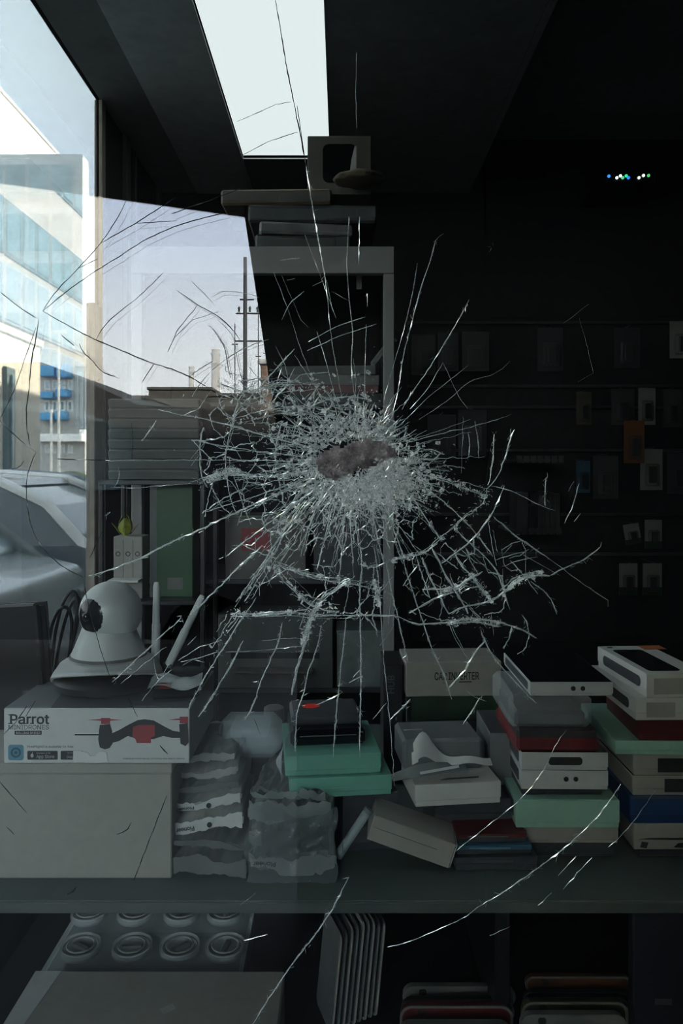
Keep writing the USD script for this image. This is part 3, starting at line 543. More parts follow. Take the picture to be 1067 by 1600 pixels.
part(dev, 'case', cbox(mw2 * .80, .095, .020, .004, (0, .055, 0)), 'black_gloss')
part(dev, 'stand_plate', cbox(mw2 * .76, .070, .014, .003, (0, .062, .020)), 'slate')
part(dev, 'logo', top(affinity.rotate(affinity.scale(Point(-.018, .066).buffer(.011, 24), 1.1, .85), 10), .0341), 'bright_red', 'red oval logo'); part(dev, 'trim_line', front(sbox(-mw2 * .3, .012, mw2 * .3, .0135), .0075), 'mid_ink')
wr = thing('plastic_wrap', 'wrinkled clear plastic wrap standing left of the black device', 'wrap', (PX(444, md), md + .02, mz + .002), rz=10)
part(wr, 'fold', sheet(8, 16, lambda a, b: (.004 * np.sin(9 * b) * a + .010 * a, .03 * a, b * .062 + .004 * a), .0006), 'milky_film', smooth=True); part(wr, 'fold', sheet(8, 16, lambda a, b: (-.006 + .005 * np.sin(7 * b + 1) * a, .02 * a - .01, b * .05 + .003 * a), .0006), 'clear_film', smooth=True)

# -- pale box with torn papers
td = .955; tz = PZ(1258, td)
sup = thing('support_box', 'dark flat box under the torn paper box', 'box', (PX(745, td), td + .07, SZ), rz=3)
s1 = tz - SZ - .001; part(sup, 'body', cbox(.105, .10, s1 * .72, .001), 'slate'); part(sup, 'lid', cbox(.106, .101, s1 * .27, .001, (0, 0, s1 * .725)), 'slate')
tb = retail_box('pale_box', 'pale grey box with torn white paper lying on it', PX(716, td), td, tz, 138 / F * td, .085, 34 / F * td, 7, 'warm_white')
tt = tz + 34 / F * td
part(tb, 'scribble', top(Polygon([(-.02, .012), (.03, .014), (.032, .018), (-.01, .017)]), 34 / F * td), 'mid_ink')
kb = thing('grey_case', 'dark grey case leaning behind the torn paper', 'case', (PX(688, 1.0), 1.035, tt), rz=5)
part(kb, 'shell', cbox(.105, .075, .040, .004), 'grey_top'); part(kb, 'strip', top(sbox(-.045, .0, -.02, .004), .0401), 'pale_ink'); part(kb, 'foot', cbox(.10, .070, .010, .002, (0, 0, 0)), 'black_plastic')
tp = thing('torn_paper', 'torn white paper strip curling over the pale box', 'paper', (PX(705, .99), .985, tt + .012), rz=4)
part(tp, 'strip', sheet(24, 6, lambda a, b: ((a - .5) * .100, .012 * (b - .5) - .004 + .006 * np.sin(6 * a), .006 + .010 * np.exp(-((a - .12) / .16) ** 2) * (1 + b) + .018 * (b - .3) * (.25 + .75 * np.exp(-((a - .15) / .25) ** 2)) + .0025 * np.sin(11 * a)), .0006), 'paper', smooth=45)
part(tp, 'curl', sheet(8, 6, lambda a, b: (-.052 + .008 * a, -.004 + .005 * b, .002 + .014 * b + .004 * a), .0006), 'paper', smooth=45)
ts = thing('plastic_strip', 'glossy grey plastic strip lying across the pale box', 'wrap', (PX(672, .965), .968, tt + .002), rz=8)
part(ts, 'strip', sheet(22, 6, lambda a, b: ((a - .5) * .098, .020 * (b - .5), .002 + .012 * a * (1 - .4 * a) + .008 * b * np.sin(3.1 * a)), .0006), 'foil', smooth=45); part(ts, 'crease', sheet(10, 3, lambda a, b: ((a - .3) * .05, -.011 + .003 * b, .009 + .006 * a + .002 * b), .0005), 'paper', smooth=45)

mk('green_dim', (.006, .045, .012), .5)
# -- car inverter box and black box at the back
ci = 1.18; cw = 150 / F * ci; chh = 54 / F * ci; cbz = PZ(1088, ci)
sup = thing('support_box', 'dark green box under the long pale lettered box', 'box', (PX(712, ci), ci + .06, SZ))
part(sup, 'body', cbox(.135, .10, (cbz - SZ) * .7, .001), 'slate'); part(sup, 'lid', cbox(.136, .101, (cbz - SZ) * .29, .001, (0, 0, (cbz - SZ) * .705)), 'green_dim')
cib = thing('inverter_box', 'long pale box lettered car inverter at the back of the shelf', 'box', (PX(707, ci), ci + .045, cbz), rz=2.5)
part(cib, 'body', cbox(cw, .09, chh, .001), 'grey_card'); uu = ci / F
part(cib, 'title_lettering', words('CAR INVERTER', 11.5 * uu, -31 * uu, chh * .48, -.045, True, 70 * uu), 'ink'); part(cib, 'title_rule', front(sbox(8 * uu, chh * .40, 28 * uu, chh * .43), -.045), 'ink'); part(cib, 'small_lettering', words('DC TO AC', 4 * uu, -17 * uu, chh * .36, -.045, False, 20 * uu), 'mid_ink')
bk = thing('black_box', 'upright black box with vertical grey lettering beside the lettered pale box', 'box', (PX(614, ci), ci + .045, SZ))
bh = PZ(1038, ci) - SZ; part(bk, 'body', cbox(.030, .09, bh, .001), 'black_plastic')
tm = meshkit.text_mesh('HUB', .010, .0003, True); tm.apply_transform(trimesh.transformations.rotation_matrix(math.pi / 2, [0, 0, 1])); v = tm.vertices.copy(); tm.vertices = np.stack([v[:, 0] + .002, -.045 - v[:, 2], v[:, 1] + bh - .046], 1); part(bk, 'lettering', tm, 'mid_ink')

# -- tilted pale box near the shelf edge
tl = thing('tilted_box', 'small pale box lying tipped on one corner near the shelf edge', 'box', (PX(634, .925), .95, SZ + .0035), rz=-4, ry=18)
lw = 134 / F * .925; lh = 40 / F * .925
part(tl, 'body', cbox(lw, .055, lh, .001, (-.002, 0, .018)), 'grey_card'); part(tl, 'end_flap', cbox(.001, .053, lh * .94, .0003, (lw / 2 - .001, 0, .019)), 'white_card'); part(tl, 'tape', front(sbox(-.05, .018 + lh * .55, .03, .018 + lh * .57), -.0275), 'mid_ink')
gt_ = thing('glass_tube', 'clear plastic tube leaning against the tipped box', 'tube', (PX(553, .93), .935, SZ + .004), ry=0)
part(gt_, 'tube', tube([(-.020, 0, .008), (.016, .004, .060)], .0055, 12), 'milky_film', smooth=40); part(gt_, 'stopper', tube([(.016, .004, .060), (.019, .0043, .064)], .0058, 12), 'grey_top', smooth=40)

# -- flat coloured boxes
fx = .955
for i, (lk, hh, lab, dw) in enumerate((('slate', .016, 'flat dark box at the bottom of the low stack in front of the phone boxes', 128), ('blue_ink_dark', .011, 'flat dark blue box in the low stack', 118), ('dark_red', .011, 'flat dark red box on top of the low stack', 110))):
    t = retail_box('flat_box', lab, PX(768 - 2 * i, fx), .925 + .006 * i, SZ + (0, .0163, .0276)[i], dw / F * .94, .08 - .03, hh, 1, lk, 'slate', .5)
    part(t, 'label', front(sbox(-.03, hh * .62, .02, hh * .8), 0), 'mid_ink' if i != 1 else 'blue_ink')

# -- phone box stack
pd0 = .955
def phone_box(label, xa, xb, d, z, h, dep, rz, side_look, top_look, dots=False, slot=False, base=None, group=None):
    w = (xb - xa) / F * d
    t = thing('phone_box', label, 'box', (PX((xa + xb) / 2, d), d, z), rz=rz)
    part(t, 'base', cbox(w - .0015, dep - .0015, h * .95, .0006, (0, dep / 2, 0)), base or side_look); part(t, 'lid', cbox(w, dep, h * .82, .0006, (0, dep / 2, h * .18)), side_look)
    if top_look: part(t, 'top_print', top(sbox(-w / 2 + .0012, .0012, w / 2 - .0012, dep - .0012), h), top_look)
    if dots: part(t, 'camera_dots', cat([front(Point(x_, h * .55).buffer(.0029), 0) for x_ in (.002, .014)]), 'ink')
    if slot: part(t, 'slot_print', front(rrect(-.02, h * .3, .022, h * .75, .004), 0), 'ink')
    part(t, 'side_print', side(rrect(.012, h * .25, dep - .012, h * .85, .003), -w / 2), 'slate')
    return t
z = SZ
phone_box('dark bottom box of the phone box stack', 822, 960, pd0 + .004, z, PZ(1318, pd0) - z, .12, 0, 'slate', None); z = PZ(1318, pd0) + .0003
phone_box('pale grey box under the mint one in the phone box stack', 815, 966, pd0, z, PZ(1291, pd0) - z, .12, 0, 'grey_card', None); z = PZ(1291, pd0) + .0003
zb = z
phone_box('mint green box low in the phone box stack', 806, 968, pd0 - .005, z, PZ(1248, pd0) - z, .125, 0, 'mint_pale', 'mint_pale'); z = PZ(1248, pd0) + .0003
b = phone_box('dark thin tray between the mint and white phone boxes', 815, 940, pd0 + .01, z, PZ(1234, pd0) - z, .11, 0, 'slate', None); z = PZ(1234, pd0) + .0003
phone_box('white phone box with two camera dots, lower one in the stack', 814, 950, pd0, z, PZ(1204, pd0) - z, .125, -1, 'white_card', 'black_gloss', dots=True); z = PZ(1204, pd0) + .0003
phone_box('white phone box with a dark slot print above the dotted one', 814, 950, pd0, z, PZ(1176, pd0) - z, .13, -.5, 'white_card', 'black_gloss', slot=True); z = PZ(1176, pd0) + .0003
t = thing('red_case', 'translucent red plastic case in the middle of the phone box stack', 'case', (PX(872, pd0), pd0 + .004, z), rz=-1); hz = PZ(1140, pd0) - z
part(t, 'case', cbox(.100, .125, hz, .003, (0, .0625, 0)), 'violet_grey'); part(t, 'film', cbox(.106, .130, hz * .6, .003, (0, .0625, 0)), 'red_film'); z += hz + .0003
t = thing('clear_case', 'clear plastic blister box under the top phone box', 'case', (PX(862, pd0), pd0 + .002, z), rz=-1); hz = PZ(1088, pd0) - z
part(t, 'tray', cbox(.088, .11, hz * .5, .004, (0, .06, 0)), 'violet_grey'); part(t, 'blister', cbox(.104, .122, hz, .006, (0, .063, 0)), 'blister'); z += hz + .0003
phone_box('white phone box with glossy black lid and two dots on top of the stack', 828, 958, pd0, z, PZ(1066, pd0) - z, .155, 0, 'white_card', 'black_gloss', dots=True)
lb = phone_box('long dark box with pale edges left of the phone box stack', 765, 802, 1.02, SZ, PZ(1146, 1.02) - SZ, .10, 0, 'grey_top', 'slate')

# -- right stack
rd = .955; X1 = 1105
z = SZ
def rbox(label, xa, ya, yb_, look, rz=0, d=rd, dep=.13, topl=None, xb=X1, name='stacked_box'):
    global z
    h = PZ(ya, d) - z
    w = (xb - xa) / F * d
    t = thing(name, label, 'box', (PX((xa + xb) / 2, d), d, z), rz=rz)
    part(t, 'base', cbox(w - .0015, dep - .0015, h * .6, .0006, (0, dep / 2, 0)), look); part(t, 'lid', cbox(w, dep, h * .7, .0008, (0, dep / 2, h * .3)), look)
    if topl: part(t, 'top_print', top(sbox(-w / 2 + .001, .001, w / 2 - .001, dep - .001), h), topl)
    z += h + .0003
    return t, w, h
rbox('dark bottom box of the stack at the right edge', 998, 1328, 0, 'slate')
t, w, h = rbox('pale box with dark camouflage blotches at the right edge', 990, 1287, 0, 'grey_card')
part(t, 'camouflage_print', cat([front(Polygon([(-w / 2 + .008, .003), (-w / 2 + .016, .002), (-w / 2 + .018, .009), (-w / 2 + .010, .010)]), 0), front(Polygon([(-w / 2 + .006, .013), (.02, .012), (.02, .015), (-w / 2 + .02, .0145)]), 0), front(Polygon([(-w / 2 + .05, .003), (.03, .002), (.03, .010), (-w / 2 + .055, .008)]), 0)]), 'ink')
t, w, h = rbox('deep blue box in the stack at the right edge', 984, 1243, 0, 'blue_box'); part(t, 'edge_wear', front(sbox(-w / 2 + .002, h - .004, w / 2, h - .001), 0), 'mid_ink')
t, w, h = rbox('lower grey phone box with a dark label above the blue box', 988, 1212, 0, 'grey_card', topl='black_gloss'); part(t, 'dark_label', front(sbox(-w / 2 + .04, .004, w / 2, h - .004), 0), 'ink')
t, w, h = rbox('upper grey phone box under the mint tray', 990, 1180, 0, 'grey_card'); part(t, 'dark_label', front(sbox(-w / 2 + .03, .004, w / 2, h - .004), 0), 'ink')
t, w, h = rbox('mint green tray box jutting out left under the red box', 962, 1158, 0, 'mint_pale', rz=-2, dep=.155)
t, w, h = rbox('dark red box between the mint tray and the white phone boxes', 998, 1126, 0, 'dark_red', rz=-2)
t, w, h = rbox('lower of the two white phone boxes on the right hand stack', 992, 1090, 0, 'warm_white', rz=1, dep=.16); part(t, 'side_print', side(rrect(.02, h * .3, .13, h * .75, .006), -w / 2), 'slate'); part(t, 'front_print', front(sbox(-w / 2 + .014, .004, -w / 2 + .05, h - .006), 0), 'pouch_white')
t, w, h = rbox('topmost white phone box with a phone picture and orange label', 1008, 1052, 0, 'warm_white', rz=4, dep=.15)
part(t, 'side_print', side(rrect(.015, h * .3, .13, h * .75, .008), -w / 2), 'slate'); part(t, 'phone_picture', top(rrect(-w / 2 + .010, .012, -w / 2 + .052, .125, .006), h), 'black_gloss'); part(t, 'orange_label', top(sbox(-w / 2 + .058, .125, -w / 2 + .09, .148), h), 'orange'); part(t, 'emblem', top(affinity.scale(Point(-w / 2 + .014, .140).buffer(.004), 1, .7), h), 'ink'); part(t, 'front_print', front(sbox(-w / 2 + .010, .004, w / 2, h - .006), 0), 'pouch_white')

# ------------------------------------------------------------------ lower shelf goods
lt = .805 - LZ
lbx = thing('flat_carton', 'large pale carton lying on the lower shelf at left', 'box', ((PX(55, .99) + PX(445, .99)) / 2, .925, LZ))
lwid = PX(445, .99) - PX(55, .99); part(lbx, 'body', cbox(lwid, .13, lt, .002), 'grey_card'); part(lbx, 'pale_corner', top(Polygon([(-lwid / 2 + .001, -.064), (-lwid / 2 + .022, -.064), (-lwid / 2 + .034, .064), (-lwid / 2 + .001, .064)]), lt), 'white_card'); part(lbx, 'sticker', top(affinity.rotate(sbox(.018, -.01, .034, .0), 35), lt), 'pouch_white')  # paler patch along the left edge of the carton top
ea = [(140, 1442, 1.17), (212, 1440, 1.17), (284, 1441, 1.17), (352, 1443, 1.17), (126, 1468, 1.085), (206, 1470, 1.085), (281, 1469, 1.085), (352, 1472, 1.085)]
labs = ['far row, first from left', 'far row, second from left', 'far row, third from left', 'far row, fourth from left', 'near row, first from left', 'near row, second from left', 'near row, third from left', 'near row, fourth from left']
tray = thing('display_tray', 'clear plastic tray holding the round coil cases on the lower shelf', 'tray', (PX(245, 1.13), 1.13, LZ))
tzv = PZ(1470, 1.085) - LZ - .016
part(tray, 'block', cbox(.27, .17, tzv - .003, .004), 'slate'); part(tray, 'lip', cbox(.275, .175, .003, .001, (0, 0, tzv - .003)), 'clear_film')
e0 = None
for k_, ((px, py, d), lab) in enumerate(zip(ea, labs)):
    loc = (PX(px, d), d, LZ + tzv); lb_ = 'round clear case with a coiled white cable, ' + lab
    if e0: copy_of(e0, lb_, loc, 37. * k_, 'round coil cases in the tray'); continue
    e = e0 = thing('coil_case', lb_, 'case', loc, group='round coil cases in the tray')
    part(e, 'dish', lathe([(0, 0), (.026, 0), (.028, .003), (.028, .012), (.027, .012), (.026, .003), (0, .002)], 40), 'blister', smooth=40)
    for k, r_ in enumerate((.024, .0185)):
        t_ = np.linspace(0, 2 * math.pi, 33); part(e, 'cable_ring', tube(np.stack([r_ * np.cos(t_), r_ * np.sin(t_), .0085 + .002 * k + 0 * t_], 1), .0013, 6), 'pouch_white', smooth=True)
    part(e, 'centre_bar', cbox(.030, .009, .006, .002, (0, 0, .004)), 'pouch_grey')
# fan of slim cases seen edge on
for i in range(9):
    xx = PX(508 + i * 8.5, 1.03)
    s = thing('slim_case', ['first', 'second', 'third', 'fourth', 'fifth', 'sixth', 'seventh', 'eighth', 'ninth'][i] + ' from left of the slim cases leaning in a row', 'phone case', (xx, 1.03 + .004 * i, LZ + .0006), rz=18, ry=6, group='slim cases on the lower shelf')
    pp = rrect(-.035, .0, .035, .135 - .002 * abs(i - 4), .009)
    part(s, 'card', side(pp, 0, .0026), 'pouch_grey' if i % 2 else 'grey_card'); part(s, 'face', side(rrect(-.033, .003, .033, .131, .008), -.0027, .0008), 'pouch_grey' if i == 0 else 'slate')
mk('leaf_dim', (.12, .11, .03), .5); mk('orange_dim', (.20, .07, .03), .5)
# two rows of rounded phone cases standing one behind the other
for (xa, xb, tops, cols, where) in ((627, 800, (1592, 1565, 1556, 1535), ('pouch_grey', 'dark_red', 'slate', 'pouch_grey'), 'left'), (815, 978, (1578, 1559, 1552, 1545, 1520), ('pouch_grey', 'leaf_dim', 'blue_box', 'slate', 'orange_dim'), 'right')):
    for i, (yt, lk) in enumerate(zip(tops, cols)):
        d = .97 + .03 * i; w = (xb - xa) / F * d
        hgt = PZ(yt, d) - LZ
        c_ = thing('phone_case', f'rounded phone case, {["nearest", "second", "third", "fourth", "fifth"][i]} in the {where} hand row on the lower shelf', 'phone case', (PX((xa + xb) / 2 + (i - 2) * 2, d), d, LZ), rx=0)
        part(c_, 'shell', front(rrect(-w / 2, 0, w / 2, hgt, .014), 0, .008), lk); part(c_, 'rim', front(rrect(-w / 2 - .001, 0, w / 2 + .001, hgt + .001, .015).difference(rrect(-w / 2 + .002, 0, w / 2 - .002, hgt - .002, .013)), -.008, .002), 'pouch_grey'); part(c_, 'lens_hole', front(rrect(-w / 2 + .022, hgt - .012, -w / 2 + .032, hgt - .004, .003), -.008, .0006), 'ink')
nv = thing('end_panel', 'dark navy cabinet panel at the lower right', 'panel', (PX(1030, 1.0), 1.0, 0)); part(nv, 'board', cbox(.075, .02, SZ - .014, .002), 'navy_panel'); part(nv, 'ticket', front(sbox(-.010, PZ(1570, .99), .012, PZ(1560, .99)), -.0101), 'mid_ink')
# ------------------------------------------------------------------ deeper in the shop
# black rack with slatted unit, green box, flower pot, ringed carton
rk = 1.95
rack = thing('shelf_rack', 'slim black rack behind the security camera', 'rack', (PX(242, rk), rk + .07, 0))
rw = (325 - 160) / F * rk; zA, zB = PZ(750, rk), PZ(935, rk)
for zt in (zA, zB, .3): part(rack, 'shelf', cbox(rw, .21, .012, .002, (0, 0, zt - .012)), 'black_plastic')
for sx in (-1, 1):
    for sy in (-1, 1): part(rack, 'post', cbox(.012, .012, zA, .002, (sx * (rw / 2 - .007), sy * .097, 0)), 'black_plastic')
su = thing('slatted_unit', 'grey slatted ventilation unit on top of the black rack', 'ventilation unit', (PX(240, rk), rk + .07, zA))
sw = (312 - 168) / F * rk; sh_ = PZ(622, rk) - zA
part(su, 'housing', cbox(sw, .16, sh_, .004, (0, .02, 0)), 'slat_grey')
for k in range(8):
    m = cbox(sw - .004, .006, sh_ / 8 * .86, .002); m.apply_transform(trimesh.transformations.rotation_matrix(.35, [1, 0, 0])); m.apply_translation([0, -.064, sh_ / 8 * k + .002]); part(su, 'slat', m, 'slat_grey')
ge = thing('green_carton', 'tall green carton on the middle shelf of the black rack', 'box', (PX(265, rk), rk + .07, zB)); gw_, gh_ = 68 / F * rk, PZ(756, rk) - zB
part(ge, 'body', cbox(gw_, .10, gh_, .002), 'green_box'); part(ge, 'side_strip', front(sbox(-gw_ / 2, .0, -gw_ / 2 + .018, gh_), -.05), 'slat_grey'); part(ge, 'label', front(sbox(-.01, .02, .03, .05), -.05), 'beige_plastic')
rc = thing('ringed_carton', 'pale carton with three printed rings beside the post', 'box', (PX(192, rk - .05), rk + .03, zB)); cw2 = 45 / F * rk; ch2 = PZ(838, rk) - zB
part(rc, 'body', cbox(cw2, .07, ch2, .002), 'grey_card'); part(rc, 'ring_print', cat([front(Point(xx_, ch2 * .72).buffer(.0062).difference(Point(xx_, ch2 * .72).buffer(.0042)), -.035) for xx_ in (-.025, 0, .024)]), 'ink'); part(rc, 'panel_line', cat([front(sbox(xx_, ch2 * .35, xx_ + .0015, ch2 * .95), -.035) for xx_ in (-.013, .012)]), 'mid_ink'); part(rc, 'ledge', cbox(cw2 * 1.05, .05, .006, .001, (0, -.058, ch2 * .30)), 'warm_white')
fp = thing('plastic_flower', 'yellow green plastic flower bud sitting on the ringed carton', 'flower', (PX(191, rk), rk + .03, zB + ch2))
for k in range(6):
    a_ = k * math.pi / 3; ln_ = .055 if k in (0, 3) else .045
    part(fp, 'petal', sheet(10, 8, lambda a, b, a_=a_, ln_=ln_: ((np.cos(a_) * (.012 * np.sin(math.pi * a) * 1.0 + .003) - np.sin(a_) * (b - .5) * .022 * np.sin(math.pi * np.clip(a, .05, 1) ** .8)), (np.sin(a_) * (.012 * np.sin(math.pi * a) + .003) + np.cos(a_) * (b - .5) * .022 * np.sin(math.pi * np.clip(a, .05, 1) ** .8)), a * ln_), .001), 'leaf_yellow', smooth=True)
for k, sx in enumerate((-1, 1)): part(fp, 'leaf', sheet(10, 5, lambda a, b, sx=sx: (sx * (.014 + .022 * a ** 1.3), (b - .5) * .010 * np.sin(math.pi * np.clip(a, .04, .97)), .03 * a + .002), .001), 'leaf_yellow', smooth=True)

# display cabinet
cd = 2.2; cx0, cx1, czt = PX(205, cd), PX(616, cd), PZ(385, cd)
cab = thing('display_cabinet', 'tall display cabinet with a pale grey aluminium front frame', 'cabinet', ((cx0 + cx1) / 2, cd, 0)); cwid = cx1 - cx0
part(cab, 'top_rail', cbox(cwid, .03, .077, .002, (0, .015, czt - .077)), 'frame_metal')
part(cab, 'stile', cbox(.031, .03, czt - .078, .002, (cwid / 2 - .0155, .015, 0)), 'frame_metal'); part(cab, 'stile', cbox(.031, .03, czt - .078, .002, (-cwid / 2 + .0155, .015, 0)), 'frame_metal')
part(cab, 'carcass', cat([cbox(.018, .42, czt - .01, .001, (cwid / 2 - .009, .241, 0)), cbox(.018, .42, czt - .01, .001, (-cwid / 2 + .009, .241, 0)), cbox(cwid - .036, .012, czt - .01, .001, (0, .445, 0)), cbox(cwid - .036, .42, .018, .001, (0, .235, czt - .03))]), 'dark_wall')
shz = [PZ(628, cd + .05), PZ(905, cd + .05), PZ(1075, cd + .05), .25]
for zt in shz: part(cab, 'shelf', cbox(cwid - .064, .36, .014, .001, (0, .23, zt - .014)), 'slate')
def in_cab(xa, xb, yt, yb_, d): return PX((xa + xb) / 2, d), (xb - xa) / F * d, (yb_ - yt) / F * d
z = shz[0]
for i, (xa, xb, hh, lk, lab, rz) in enumerate(((452, 596, .028, 'slate', 'dark magazine at the bottom of the pile in the cabinet', 2), (450, 594, .024, 'dark_red', 'red covered magazine in the cabinet pile', -3), (452, 590, .030, 'pouch_grey', 'grey wrapped magazine above the red one in the cabinet', 3), (440, 590, .026, 'slat_grey', 'topmost pale grey magazine of the cabinet pile', -4))):
    d = cd + .07; t = thing('magazine', lab, 'magazine', (PX((xa + xb) / 2, d), d + .10, z), rz=rz); w = (xb - xa) / F * d
    part(t, 'pages', cbox(w - .004, .18, hh - .004, .001, (0, 0, .002)), 'pouch_grey'); part(t, 'cover', cbox(w, .184, .002, .0004, (0, 0, hh - .002)), lk); part(t, 'cover', cbox(w, .184, .002, .0004, (0, 0, 0)), lk); part(t, 'spine', cbox(w, .003, hh, .0005, (0, -.0925, 0)), lk); z += hh + .0005
z = shz[1]
def goods(label, cat_, xa, xb, yt, z, lk, dep=.15, d=cd + .07, extra=None, name='carton', rz=0):
    w = (xb - xa) / F * d; h = PZ(yt, d) - z; t = thing(name, label, cat_, (PX((xa + xb) / 2, d), d + dep / 2, z), rz=rz)
    part(t, 'body', cbox(w, dep, h - .008, .002), lk); part(t, 'lid', cbox(w + .002, dep + .002, .0078, .001, (0, 0, h - .0078)), lk)
    if extra: part(t, 'label', front(sbox(-w * .3, h * .45, w * .05, h * .8), -dep / 2), extra)
    return t, h
goods('beige carton with a red label on the middle cabinet shelf', 'box', 352, 478, 805, z, 'beige_plastic', extra='red_ink', d=cd + .05)
goods('dark carton beside the beige one on the middle cabinet shelf', 'box', 490, 596, 790, z, 'slate', extra='mid_ink', d=cd + .05)
z = shz[2]
t, h = goods('long grey printer on the low cabinet shelf', 'printer', 340, 520, 960, z, 'slat_grey', d=cd + .05, name='printer'); part(t, 'paper_slot', front(sbox(-.13, h * .4, .13, h * .48), -.075), 'ink'); part(t, 'paper_tray', cbox(.22, .05, .008, .002, (0, -.10, h * .25)), 'beige_plastic')
t, h = goods('greenish grey rounded pack on the low cabinet shelf', 'pack', 526, 600, 985, z, 'foil', d=cd + .06)
t = thing('hanging_tag', 'pale price tag hanging inside the top of the cabinet', 'tag', (PX(561, cd + .06), cd + .06, PZ(452, cd + .06))); part(t, 'card', cbox(.016, .002, .042, .0005), 'beige_plastic'); part(t, 'string', tube([(0, 0, .042), (0, 0, .045 + (czt - .078 - PZ(452, cd + .06) - .045) + .02)], .0006, 5), 'slate')
t = thing('glossy_pouch', 'grey glossy pouch leaning on the right side inside the cabinet', 'pouch', (PX(582, cd + .08), cd + .10, shz[0] + .112), ry=38); part(t, 'bag', cbox(.022, .02, .10, .006, (0, 0, 0)), 'pouch_grey'); part(t, 'seal', cbox(.024, .003, .008, .001, (0, 0, .10)), 'foil')
# on top of the cabinet
mk('roll_grey', (.34, .34, .35), .3, .5, 9.)
z = czt + .0005
for i, (xa, xb, hh, lk, lab, rz, nm) in enumerate(((395, 545, .050, 'black_plastic', 'flat black carton right on top of the cabinet', 2, 'carton'), (396, 543, .034, 'roll_grey', 'long grey plastic wrapped roll on the cabinet', 7, 'wrapped_roll'), (385, 588, .052, 'slate', 'wide dark flat parcel on the cabinet', 1, 'flat_parcel'), (345, 520, .046, 'brown_card', 'brown flat parcel under the windowed box', -2, 'flat_parcel'))):
    d = cd + .03; w = (xb - xa) / F * d; t = thing(nm, lab, 'parcel', (PX((xa + xb) / 2, d), d + .15, z), rz=rz)
    part(t, 'body', cbox(w, .26, hh, .006), lk); part(t, 'wrap', sheet(20, 6, lambda a, b, w=w, hh=hh: ((a - .5) * w * .98, -.132 - .002 * np.sin(20 * a), hh * (.2 + .6 * b) + .004 * np.sin(5 * a + hh * 300)), .0005), 'crinkle_film', smooth=True); z += hh + .0005
wx, wd = PX(530, cd + .03), cd + .06
w_ = 101 / F * wd; h_ = (277 - 203) / F * wd; 
t = thing('brown_bag', 'brown crumpled bag lying on the parcels beside the windowed box', 'bag', (PX(562, cd + .0), cd + .035, z)); bgm = trimesh.creation.icosphere(3, 1.0); v = bgm.vertices; v = v * (1 + .35 * (meshkit.fbm(v * 2.5, 3, 9) - .5)[:, None]) * [.075, .06, .020]; v[:, 2] -= v[:, 2].min(); bgm.vertices = v; part(t, 'bag', bgm, 'brown_card', smooth=True); part(t, 'opening', cbox(.035, .01, .012, .004, (.02, -.052, .012)), 'black_plastic')
zw = max(z, PZ(290, wd))
t = thing('windowed_box', 'grey-brown box with a dark rounded window on top of the parcels', 'box', (wx, wd + .10, z)); hh = PZ(203, wd) - z
part(t, 'body', cbox(w_, .12, hh, .002), 'beige_plastic'); win = rrect(-w_ * .26, hh * .20, w_ * .27, hh * .86, .018); part(t, 'window_film', front(win, -.06), 'black_gloss')
part(t, 'painted_highlight', front(Polygon([(w_ * .15, hh * .26), (w_ * .27, hh * .26), (w_ * .27, hh * .82), (w_ * .24, hh * .82), (w_ * .19, hh * .6)]), -.0604), 'white_card')  # pale shape painted as the highlight on the dark window

# pegboard wall and hanging packs on the right
wd = 3.45
mk('pack_grey', (.09, .09, .085), .5); mk('pack_white', (.36, .36, .33), .5); mk('pack_orange', (.30, .10, .035), .5)
pg = thing('pegboard', 'dark display board on the back wall hung with packs', 'display board', ((PX(640, wd) + PX(1130, wd)) / 2, BACK - .03, PZ(1010, wd))); pgw = PX(1130, wd) - PX(640, wd)
part(pg, 'board', cbox(pgw, .03, (1010 - 490) / F * wd, .003, (0, .0, 0)), 'dark_wall')
rows = [PZ(y, wd) for y in (500, 602, 636, 705, 808, 872)]
for zt in rows: part(pg, 'rail', cbox(pgw, .012, .014, .002, (0, -.021, zt - PZ(1010, wd))), 'slate')
packs = [(643, 523, 680, 586, 'pack_grey'), (684, 520, 716, 580, 'slate'), (722, 518, 764, 580, 'pack_grey'), (668, 648, 712, 716, 'slate'), (716, 640, 760, 712, 'slate'), (1046, 502, 1084, 560, 'pack_white'), (955, 607, 991, 664, 'pack_grey'), (997, 606, 1024, 664, 'pack_white'), (1036, 608, 1066, 668, 'pack_grey'),
         (900, 612, 924, 664, 'brown_card'), (926, 712, 966, 780, 'pack_grey'), (970, 658, 1002, 724, 'pack_orange'), (1000, 702, 1035, 766, 'pack_white'), (1042, 708, 1078, 772, 'slate'), (900, 720, 922, 770, 'blue_ink_dark'), (978, 818, 1003, 850, 'pack_white'), (1007, 812, 1034, 857, 'pack_white'), (967, 880, 996, 930, 'pack_white'), (1004, 880, 1034, 930, 'pack_white'), (840, 512, 880, 580, 'slate'), (960, 512, 1000, 575, 'slate')]
lab = ['grey hanging pack, first from left in the top row', 'narrow dark hanging pack, second in the top row', 'grey hanging pack, third from left in the top row', 'dark hanging pack below the first grey one', 'dark hanging pack below the third grey one', 'white hanging pack highest at the right edge', 'grey hanging pack with a dark window above the orange one', 'white hanging pack with a dark window, brightest in its row', 'grey hanging pack with a dark window at the right edge', 'brown hanging pack left of the windowed ones', 'grey hanging pack left of the orange one', 'orange hanging pack in the middle of the right board', 'white hanging pack right of the orange one', 'dark hanging pack at the right edge below the windowed row', 'small dark blue hanging pack', 'small white and green pack hanging askew, upper left of four', 'small white and green pack, upper right of four', 'small white and green pack, lower left of four', 'small white and green pack, lower right of four', 'dark hanging pack in the middle of the top row', 'dark hanging pack in the top row right of the middle']
